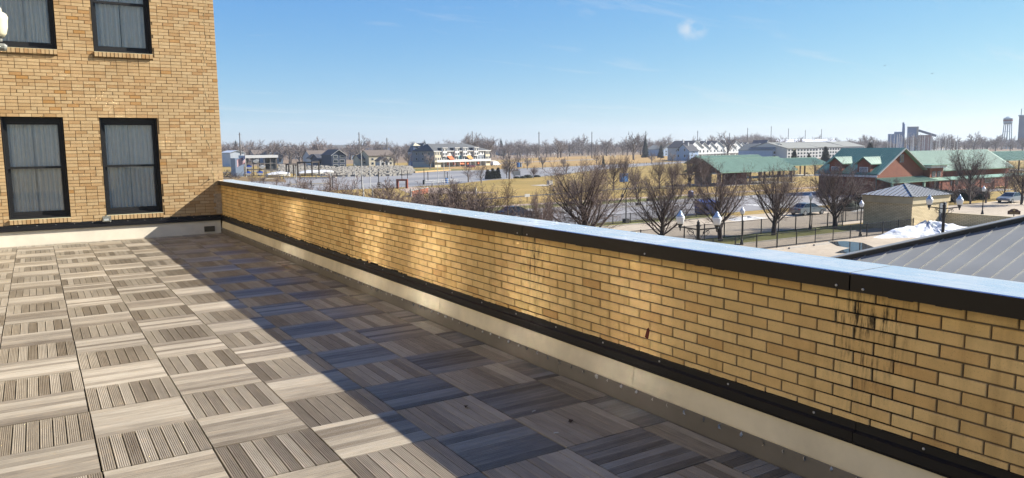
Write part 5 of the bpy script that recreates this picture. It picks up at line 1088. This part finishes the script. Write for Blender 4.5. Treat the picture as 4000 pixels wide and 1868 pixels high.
for i, (u, v, vt) in enumerate(((1553, 652, 617), (1633, 652, 622), (1945, 638, 612), (2000, 640, 612), (2042, 640, 606), (2075, 642, 612), (2085, 636, 612), (2107, 641, 612), (2165, 632, 604), (2218, 633, 605), (2290, 640, 608), (2385, 640, 606), (2402, 642, 608), (1157, 640, 612), (1166, 640, 612))):
    p = G(u, v); h = hz(p, vt); t = thing('park_lamp', 'small white globe lamp on a dark post along the far bank', 'lamp post', p, 0, 'globe lamps along the far bank'); MB().tube([(0, 0, 0), (0, 0, h-.6)], .07, 6).build('post', BLK, t); MB().lathe([(.1, 0), (.25, .25), (.2, .5), (.05, .65)], 8).build('globe', GLOBE, t, (0, 0, h-.6))
# ------------------------------------------------------------------ cars
TYRE = M('tyre_rubber', '#101010', .8, .1, 4); RIM = M('alloy_rim', '#9a9c9e', .35, .05, 4, 0, .6); CGL = M('car_glass', '#1c252c', .06, .05, 2)
RED_L = M('tail_lamp', '#7a1512', .3, .05, 4); HEADL = M('head_lamp', '#d9dde0', .15, .05, 4)
def car(label, loc, rz, paint, L=4.6, Wd=1.78, H=1.45, van=False):
    t = thing('parked_car', label, 'car', loc, rz); hl = L/2
    if van: side = [(-hl, .35), (-hl, 1.0), (-hl+.08, H-.1), (-hl+.5, H), (.9, H), (1.4, H-.35), (1.9, 1.05), (hl-.1, .9), (hl, .6), (hl, .35)]; cab = [(.75, 1.1), (.8, H-.12), (1.0, H-.13), (1.55, 1.1)]
    else: side = [(-hl, .4), (-hl-.02, .72), (-hl+.1, .92), (-hl+.75, .97), (1.0, .95), (hl-.5, .82), (hl-.08, .7), (hl, .5), (hl-.02, .35), (-hl+.1, .3)]; cab = [(-hl+.55, .95), (-hl+1.25, H-.06), (-.1, H-.01), (.35, H-.06), (1.25, .93)]
    def loft(poly, w0, w1, z0, z1):
        b = MB(); n = len(poly)
        def wz(z): return w0+(w1-w0)*max(0, min(1, (z-z0)/(z1-z0)))
        vs = [(x, -wz(z)/2, z) for x, z in poly]+[(x, wz(z)/2, z) for x, z in poly]
        return b.add(vs, [tuple(range(n)), tuple(range(2*n-1, n-1, -1))]+[(i, n+i, n+(i+1) % n, (i+1) % n) for i in range(n)])
    loft(side, Wd, Wd*.93 if not van else Wd*.9, .5, H if van else 1.0).build('body', paint, t)
    if not van:
        loft(cab, Wd*.9, Wd*.68, .95, H).build('windows', CGL, t)
        loft([(-hl+1.2, H-.07), (-hl+1.3, H-.015), (-.1, H+.012), (.4, H-.05), (.3, H-.07)], Wd*.70, Wd*.66, H-.1, H).build('roof', paint, t)
        pl_ = MB()
        for s in (-1, 1): pl_.bar((-.35, s*Wd*.44, .96), (-.3, s*Wd*.345, H-.04), .09, .02); pl_.bar((-hl+.55, s*Wd*.445, .95), (-hl+1.25, s*Wd*.345, H-.04), .1, .03); pl_.bar((1.25, s*Wd*.445, .93), (.35, s*Wd*.345, H-.04), .07, .03)
        pl_.build('pillars', paint, t)
    else: loft(cab, Wd*.94, Wd*.92, 1.1, H).build('windows', CGL, t)
    for sx in (-hl+.85, hl-.85):
        for s in (-1, 1):
            w = MB().tube([(sx, s*(Wd/2-.2), .32), (sx, s*(Wd/2+.01), .32)], .32, 16).build('wheel', TYRE, t); MB().tube([(sx, s*(Wd/2+.011), .32), (sx, s*(Wd/2+.02), .32)], .21, 12).build('rim', RIM, w)
    for s in (-1, 1): MB().box(hl-.12, s*.62-.17, .6, hl+.012, s*.62+.17, .72).build('headlight', HEADL, t); MB().box(-hl-.03, s*.66-.14, .7, -hl+.1, s*.66+.14, .86).build('tail_light', RED_L, t)
    return t
SILV = M('silver_paint', '#8d939a', .3, .05, 1, 0, .4); RDP = M('maroon_paint', '#6a2030', .3, .05, 1); WHP = M('white_paint', '#dfe1e1', .35, .04, 1); DBP = M('dark_blue_paint', '#1b2336', .3, .05, 1); GRP = M('pewter_paint', '#6c7377', .3, .05, 1, 0, .4)
p = G(3950, 795); car('grey sedan parked at the right edge near the hedge', p+Vector((1.6, .8, .02)), R(180), SILV)
p = G(3150, 842); car('pewter sedan parked behind the bare street trees', p+Vector((1.0, .6, .02)), 0, GRP, 4.9)
p = G(2035, 852); car('dark blue car half hidden by twigs above the coping', p+Vector((-.5, .5, .02)), 0, DBP, 4.6)
p = G(1840, 655); car('maroon car parked before the townhouse garages', p, .3, RDP)
p = G(1935, 648); car('white van parked right of the townhouses', p, .3, WHP, 5.2, 1.95, 2.2, True)
p = G(1178, 622); car('white pickup van parked by the far blue house', p, 0, WHP, 5.0, 1.9, 1.9, True)
p = G(1292, 650); car('dark car parked beside the navy house', p, 0, DBP)
BLUEC = M('blue_container', '#1d3f86', .5, .08, 1); BLUB = M('blue_barrel', '#2f6fae', .5, .08, 1)
p = G(2762, 838); t = thing('blue_container', 'dark blue waste container behind the second street tree', 'container', p); MB().prism([(-1.2, -.9, .15), (1.2, -.9, .15), (1.35, -.9, 1.5), (-1.35, -.9, 1.5)], (0, 1.8, 0)).build('body', BLUEC, t); MB().prism([(-1.38, -.95, 1.501), (1.38, -.95, 1.501), (1.38, .95, 1.8), (-1.38, .95, 1.8)], (0, 0, .06)).build('lid', BLUEC, t)
for s in (-1, 1): MB().box(s*.9-.1, -.8, 0, s*.9+.1, .8, .149).build('skid', BLK, t)
p = G(2437, 712); t = thing('recycling_box', 'bright blue recycling box on the lawn under a bare tree', 'box', p); MB().box(-.9, -.6, .1, .9, .6, 2.0).build('body', BLUB, t); MB().box(-1.0, -.7, 2.001, 1.0, .7, 2.12).build('lid', BLUB, t); MB().box(-.5, -.63, 1.5, .5, -.601, 1.75).build('slot', BLK, t)
p = G(2698, 775); t = thing('mail_box', 'small blue mailbox by the road', 'mailbox', p); MB().box(-.3, -.3, .15, .3, .3, 1.0).build('body', BLUEC, t); MB().tube([(-.3, 0, 1.0), (.3, 0, 1.0)], .3, 14).build('dome', BLUEC, t)
def barrel(u, v, h, m, lab, name='barrel'):
    p = G(u, v); t = thing(name, lab, name.replace('_', ' '), p); r = h*.36; MB().lathe([(r*.9, 0), (r, h*.05), (r*.96, h*.33), (r, h*.36), (r*.96, h*.64), (r, h*.67), (r*.95, h)], 14).build('body', m, t); MB().lathe([(r*1.03, 0), (r*1.03, h*.05), (r*.5, h*.12)], 14).build('lid', BLK if m != BLUB else m, t, (0, 0, h+.002)); return t
barrel(1744, 715, 1.05, BLUB, 'blue barrel bin at the plaza railing'); barrel(2024, 655, 2.0, BLUB, 'tall blue drum on the far bank, left of the pair'); barrel(2034, 654, 1.7, GREYS, 'grey drum beside the tall blue drum')
barrel(1657, 721, 1.0, BLK, 'black litter bin between the orange frame and the blue barrel', 'litter_bin'); barrel(1480, 732, 1.0, BLK, 'black litter bin left of the orange frame', 'litter_bin')
for u, v, h, lab in ((1420, 769, 1.6, 'white bollard left on the near lawn'), (1456, 773, 1.6, 'white bollard second on the near lawn'), (1606, 771, 1.5, 'white bollard by the orange wall'), (1859, 762, 1.3, 'white bollard at the right of the plaza'), (1762, 757, 1.2, 'white bollard in the middle of the plaza')): t = thing('bollard', lab, 'bollard', G(u, v), 0, 'white bollards'); MB().lathe([(.17, 0), (.15, h*.8), (.13, h)], 10).build('shaft', WPOLE, t); MB().lathe([(.15, 0), (.13, .06), (.04, .1)], 10).build('cap', KERB, t, (0, 0, h+.002))
RUSTO = M('orange_steel', '#8c4630', .6, .15, 2); pL, pR = G(1553, 737), G(1590, 737); w, rz = frame2(pL, pR); t = thing('steel_gate_frame', 'rust orange square steel frame on the plaza', 'sculpture', pL, rz); h = hz(pL, 700)
MB().box(-.2, -.25, 0, .25, .25, h).build('upright', RUSTO, t); MB().box(w-.25, -.25, 0, w+.2, .25, h).build('upright', RUSTO, t); MB().box(.251, -.25, h-.4, w-.251, .25, h).build('lintel', RUSTO, t)
pL, pR = G(1610, 769), G(1674, 754); w, rz = frame2(pL, pR); t = thing('orange_retaining_wall', 'low orange brick retaining wall at the edge of the plaza', 'wall', pL, rz); MB().box(0, 0, 0, w, .4, 1.05).build('wall', tex_brick('orange_brick', '#b0603c', '#a05434', '#8c6a56', .3, .1), t); MB().box(-.1, -.1, 1.051, w+.1, .5, 1.15).build('cap', KERB, t)
p = G(2019, 697); t = thing('white_notice_board', 'white notice board on the river bank', 'sign', p, R(-20)); MB().box(-1.0, 0, .8, 1.0, .08, 2.1).build('panel', WPOLE, t)
for s in (-1, 1): MB().box(s*1.0-.05, .081, 0, s*1.0+.05, .15, 2.1).build('post', BLK, t)
p = G(1990, 805); t = thing('small_white_sign', 'small white sign by the pink path', 'sign', G(2060, 792), 0); MB().box(-.45, 0, .9, .45, .05, 1.35).build('panel', WPOLE, t); MB().box(-.04, .051, 0, .04, .1, 1.3).build('post', BLK, t)
p = G(2148, 727); t = thing('white_lectern', 'white box stand on the pale slab of the lawn', 'box', p); MB().box(-.5, -.4, .3, .5, .4, 1.2).build('body', WPOLE, t); MB().box(-.55, -.45, 1.201, .55, .45, 1.26).build('top', KERB, t); MB().box(-.2, -.2, 0, .2, .2, .299).build('foot', KERB, t)
# railing along the river, fence on the far bank
def rail(pts, h, lab, m, gap=3.0):
    t = thing('bank_railing', lab, 'railing', (0, 0, 0)); r = MB()
    for a, b in zip(pts, pts[1:]):
        n = max(1, int((b-a).length/gap))
        for i in range(n): q = a.lerp(b, i/n); MB().box(q.x-.06, q.y-.06, ZG, q.x+.06, q.y+.06, ZG+h).build('post', m, t)
        for z in (h*.5, h*.95): r.bar(a+Vector((0, 0, z)), b+Vector((0, 0, z)), .07, .07)
    r.build('rail', m, t)
rail([G(1660, 722), G(1790, 715)], 1.0, 'pale railing between the litter bin and the blue barrel', WPOLE, 2.4)
rail([G(1420, 737), G(1500, 734)], 1.0, 'pale railing on the quay left of the plaza', WPOLE, 2.4)
rail([G(1840, 663), G(1960, 661), G(2130, 656), G(2420, 646), G(2600, 640)], 1.1, 'dark post and rail fence along the far river bank', M('weathered_rail', '#5b4b3d', .9, .2, 1), 4.5)
tag(MB().bar(G(1618, 676)+Vector((0, 0, .3)), G(1758, 667)+Vector((0, 0, .3)), .9, .5).build('mooring_boom', M('tan_timber', '#b89a68', .8, .15, 1)), 'long tan timber boom lying on the ice below the townhouses', 'timber boom')
# riprap bank
RK = MB(); kr = random.Random(12)
def rock(p, s):
    vs = [(p.x+s*kr.uniform(.7, 1.2)*x, p.y+s*kr.uniform(.7, 1.2)*y, p.z+s*kr.uniform(.6, 1)*z) for x, y, z in ((-1, -1, -.3), (1, -1, -.3), (1, 1, -.3), (-1, 1, -.3), (-.6, -.6, .7), (.7, -.5, .6), (.5, .6, .8), (-.7, .5, .6))]
    RK.add(vs, [(4, 5, 6, 7), (0, 1, 5, 4), (1, 2, 6, 5), (2, 3, 7, 6), (3, 0, 4, 7)])
lo = [G(1090, 676), G(1200, 684), G(1320, 690), G(1440, 691), G(1560, 687), G(1618, 675)]; hi = [G(1090, 652), G(1200, 654), G(1320, 664), G(1420, 662), G(1540, 660), G(1600, 664)]
for i in range(2600):
    t = kr.random()*(len(lo)-1); k = min(int(t), len(lo)-2); a = lo[k].lerp(lo[k+1], t-k); b = hi[k].lerp(hi[k+1], t-k); s = kr.random()**.8; q = a.lerp(b, s*.8); q.z = ZG+.1+1.4*s; rock(q, kr.uniform(.35, .85))
tag(RK.build('riprap_bank', M('pale_rock', '#928c80', .95, .25, .8)), 'pale grey rocks heaped along the far river bank', 'rocks', kind='stuff')
# --- boat rack, flag, docks
A = G(922, 691); B = atY(1085, 680, A.y); w = B.x-A.x; rk = thing('boat_rack', 'open steel boat rack with white fascia and grey end panel', 'boat rack', A); h = hz(A, 617)
MB().box(0, 0, 0, atY(956, 690, A.y).x-A.x, 7, h*.98).build('end_panel', M('blue_grey_panel', '#8f9fb3', .6, .06, .3), rk); x0 = atY(957, 690, A.y).x-A.x
MB().box(x0, -.4, h-.15, w+.3, 8, h+.75).build('fascia', TRIM, rk); MB().box(w-2.6, .3, 1.8, w-.2, 6, h-.2).build('mesh_bay', M('dark_mesh', '#4b5054', .8, .1, 1), rk)
for i in range(6):
    for y in (.0, 6.5): x = x0+.2+(w-x0-.4)*i/5; MB().box(x-.12, y-.12, 0, x+.12, y+.12, h-.16).build('post', POLE, rk)
for z in (h*.33, h*.66): MB().box(x0, -.1, z, w, .1, z+.18).build('shelf_beam', POLE, rk); MB().box(x0, 6.4, z, w, 6.6, z+.18).build('shelf_beam', POLE, rk)
TARP = M('blue_tarpaulin', '#1550b8', .5, .15, .6, .3); TARW = M('white_tarpaulin', '#bfc2c5', .6, .08, .8, .2); HULL = M('white_hull', '#d5d3ca', .4, .05, 1)
def boat(label, loc, L, rz, hull, cover, mast=0, grp=None):
    t = thing('boat', label, 'boat', loc, rz, grp); n = 9; vs = []; fs = []
    for i in range(n):
        s = i/(n-1); b = L*.15*(1-max(0, (s-.45)/.55)**2); x = (s-.5)*L; sh = .9+.35*s*s
        vs += [(x, -b, sh), (x, -b*.75, .35), (x, 0, .05+.3*max(0, s-.7)), (x, b*.75, .35), (x, b, sh)]
    for i in range(n-1):
        for k in range(4): fs.append((5*i+k, 5*i+5+k, 5*i+6+k, 5*i+1+k))
    fs += [(0, 1, 2, 3, 4), tuple(range(5*n-1, 5*n-6, -1))]; MB().add(vs, fs).build('hull', hull, t); cv = []; cf = []
    for i in range(n):
        s = i/(n-1); b = L*.155*(1-max(0, (s-.45)/.55)**2)+.05; x = (s-.5)*L; sh = .88+.35*s*s; top = sh+L*.11*(1-(2*s-.9)**2*.8)
        cv += [(x, -b, sh), (x, -b*.45, sh+(top-sh)*.75), (x, 0, top), (x, b*.45, sh+(top-sh)*.75), (x, b, sh)]
    cf = [(5*i+k, 5*i+5+k, 5*i+6+k, 5*i+1+k) for i in range(n-1) for k in range(4)]+[(0, 1, 2, 3, 4), tuple(range(5*n-1, 5*n-6, -1))]; MB().add(cv, cf).build('cover', cover, t)
    if mast: MB().tube([(L*.05, 0, .8), (L*.05, 0, mast)], [.16, .10], 5).build('mast', WPOLE, t); MB().bar((L*.05, -1.0, mast*.62), (L*.05, 1.0, mast*.62), .08, .08).build('spreader', WPOLE, t)
    st = MB(); st.box(-L*.25, -.5, 0, -L*.22, .5, .4); st.box(L*.22, -.5, 0, L*.25, .5, .4); st.build('cradle', POLE, t); return t
for i, (x, z, c, lab) in enumerate(((4.0, 0, TARP, 'boat under blue tarpaulin on the rack floor, left'), (9.0, 0, TARP, 'boat under blue tarpaulin on the rack floor, right'), (4.5, .335, TARP, 'boat under blue tarpaulin on the middle shelf'), (10, .335, TARW, 'white hulled boat on the middle shelf'), (7.5, .665, TARW, 'pale boat on the top shelf of the rack'))): boat(lab, A+Vector((x0+x*.8-1.5, 3.0, z*h+.2)), 7.0, R(78), HULL, c, 0, 'boats on the rack')
p = G(1080, 693); boat('white wrapped motor boat on the ground right of the rack', p+Vector((1, 1, 0)), 8, R(8), HULL, TARW)
p = G(1215, 686); boat('white wrapped boat on the quay, left of two', p, 9, R(5), HULL, TARW); p = G(1262, 684); boat('white wrapped boat on the quay, right of two', p, 8, R(5), HULL, TARW)
p = G(959, 693); fp = thing('flag_pole', 'white flag pole with the striped flag beside the boat rack', 'flag pole', p-Vector((0, 1.2, 0))); h = hz(p, 600); MB().tube([(0, 0, 0), (0, 0, h)], [.12, .08], 8).build('pole', WPOLE, fp); MB().lathe([(.02, 0), (.14, .12), (.02, .26)], 8).build('ball', WPOLE, fp, (0, 0, h))
FR = M('flag_red', '#9c2f3a', .8, .05, 2); FWm = M('flag_white', '#d5cfd0', .8, .05, 2); FB = M('flag_blue', '#2a3358', .8, .05, 2); fl_ = thing('flag', 'red white and blue striped flag hanging from the pole by the boat rack', 'flag', fp.location+Vector((0, 0, h)))
Wf, Hf = 3.6, 2.3
def fpnt(s, q): return (-.1-s*Wf*.72, -.25*math.sin(s*6), -.5-q*Hf-s*1.75-.12*math.sin(s*5))
for k in range(13):
    m = MB(); s0 = .42 if k < 7 else 0.0
    for i in range(8):
        a, b = s0+(1-s0)*i/8, s0+(1-s0)*(i+1)/8; m.add([fpnt(a, k/13), fpnt(b, k/13), fpnt(b, (k+1)/13), fpnt(a, (k+1)/13)], [(0, 1, 2, 3)])
    m.build('stripe', FR if k % 2 == 0 else FWm, fl_)
m = MB()
for i in range(4): a, b = .42*i/4, .42*(i+1)/4; m.add([fpnt(a, 0), fpnt(b, 0), fpnt(b, 7/13), fpnt(a, 7/13)], [(0, 1, 2, 3)])
m.build('canton', FB, fl_)
DK = M('grey_dock_timber', '#a39a8b', .85, .2, 1); DKD = M('dark_piling', '#3b332c', .9, .2, 1)
for pts, lab in (([G(1030, 705), G(1075, 703)], 'pale floating dock nearest the boat rack'), ([G(1105, 700), G(1310, 698)], 'long pale dock along the quay'), ([G(1250, 692), G(1610, 685)], 'dark low dock at the foot of the riprap'), ([G(1130, 728), G(1290, 722)], 'floating dock in front of the quay')):
    a, b = pts; w, rz = frame2(a, b); t = thing('floating_dock', lab, 'dock', a, rz); MB().box(0, 0, .25, w, 1.8, .5).build('deck', DK, t)
    for i in range(max(3, int(w/5))): MB().box(.2+i*5, -.2, 0, .5+i*5, -.01, 1.1).build('piling', DKD if i % 2 else DK, t)
def gantry(uL, uR, vf, vt, lab):
    a, b = G(uL, vf), G(uR, vf); w, rz = frame2(a, b); h = hz(a, vt); t = thing('boat_hoist', lab, 'hoist', a, rz, 'boat hoist frames')
    for x in (0, w): MB().box(x-.18, -.18, 0, x+.18, .18, h).build('post', DKD, t); MB().box(x-.18, 4, 0, x+.18, 4.36, h).build('post', DKD, t); MB().box(x-.15, .181, h-.4, x+.15, 3.999, h).build('side_beam', DKD, t)
    MB().box(.181, -.15, h-.45, w-.181, .15, h-.05).build('cross_beam', DKD, t)
gantry(1120, 1130, 690, 640, 'narrow dark A-frame hoist post on the quay'); gantry(1165, 1220, 690, 632, 'wide dark boat hoist frame on the quay')
for i, (u, v, vt) in enumerate(((1300, 735, 690), (1414, 735, 690), (1480, 728, 672), (1570, 700, 664), (1592, 698, 668), (1657, 705, 661), (1672, 708, 673), (1738, 704, 670), (1748, 706, 674))):
    p = G(u, v); t = thing('mooring_post', 'thin dark mooring post standing in the river ice', 'post', p, 0, 'mooring posts in the ice'); h = hz(p, vt); MB().tube([(0, 0, 0), (0, 0, h)], .10, 6).build('pile', DKD, t); MB().lathe([(.16, 0), (.14, .06), (.02, .18)], 6).build('cap', DKD, t, (0, 0, h))
bw = MB(); br_ = random.Random(9)
for i in range(160): q = G(br_.uniform(868, 935), br_.uniform(680, 700)); a = br_.uniform(0, 6.28); L_ = br_.uniform(.8, 3); bw.tube([q, q+Vector((math.cos(a)*L_, math.sin(a)*L_, br_.uniform(.2, 2.2)))], [.07, .03], 3, False)
tag(bw.build('brush_pile', M('brush_wood', '#463a32', .95, .3, 2)), 'dark brush and branch pile at the hotel corner', 'brush pile', kind='stuff')
sheet('bare_soil', [G(870, 715).xy, G(1000, 708).xy, G(1120, 712).xy, G(1110, 697).xy, G(870, 690).xy], ZG+.045, ground_mat('brown_soil', ['#8a7550', '#77613f'], .1))
# sailboats laid up in the far harbour
sb = None; hr_ = random.Random(31)
for i in range(46):
    u = hr_.uniform(3462, 3738); d_ = hr_.uniform(560, 640); p = toD(u, 590, d_); mh = hz(p, hr_.uniform(520, 542))
    c = (TARW, TARW, TARP, HULL)[i % 4]
    if i < 4: o = boat('laid-up sailboat with bare mast in the far harbour', p, 11, hr_.uniform(-.4, .4), HULL, c, 18, 'masts of the far harbour'); protos = (protos if i else [])+[o]
    else: o = dup(protos[i % 4], p, hr_.uniform(-.4, .4))
    o.scale = (1, 1, mh/18)
# two birds
for u, v, d_, lab in ((3455, 257, 60, 'left of two tiny birds high in the sky'), (3640, 288, 60, 'right of two tiny birds high in the sky')):
    t = thing('bird', lab, 'bird', CAM+ray(u, v)*d_); MB().add([(-.16, 0, 0), (0, -.035, .02), (.16, 0, 0), (0, .035, .02), (0, 0, -.02)], [(0, 1, 4), (1, 2, 4), (2, 3, 4), (3, 0, 4), (0, 3, 2, 1)]).build('body', BLK, t); MB().add([(-.03, 0, .0), (.04, 0, .0), (-.06, .28, .09)], [(0, 1, 2)]).build('wing', BLK, t); MB().add([(-.03, 0, .0), (.04, 0, .0), (-.06, -.28, .09)], [(0, 1, 2)]).build('wing', BLK, t)

# ------------------------------------------------------------------ thin winter haze
hm = bpy.data.materials.new('haze_air'); hm.use_nodes = True; nt = hm.node_tree; nt.nodes.remove(nt.nodes['Principled BSDF'])
pv = nt.nodes.new('ShaderNodeVolumePrincipled'); pv.inputs['Color'].default_value = (.86, .92, 1, 1); pv.inputs['Density'].default_value = .00013; pv.inputs['Anisotropy'].default_value = .2
nt.links.new(pv.outputs[0], nt.nodes['Material Output'].inputs['Volume'])
hb = MB().box(-950, -550, ZG-1, 2450, 2250, 75).build('haze', hm); hb['kind'] = 'stuff'; hb['label'] = 'thin pale haze over the whole view'; hb['category'] = 'haze'
sc.cycles.volume_bounces = 0
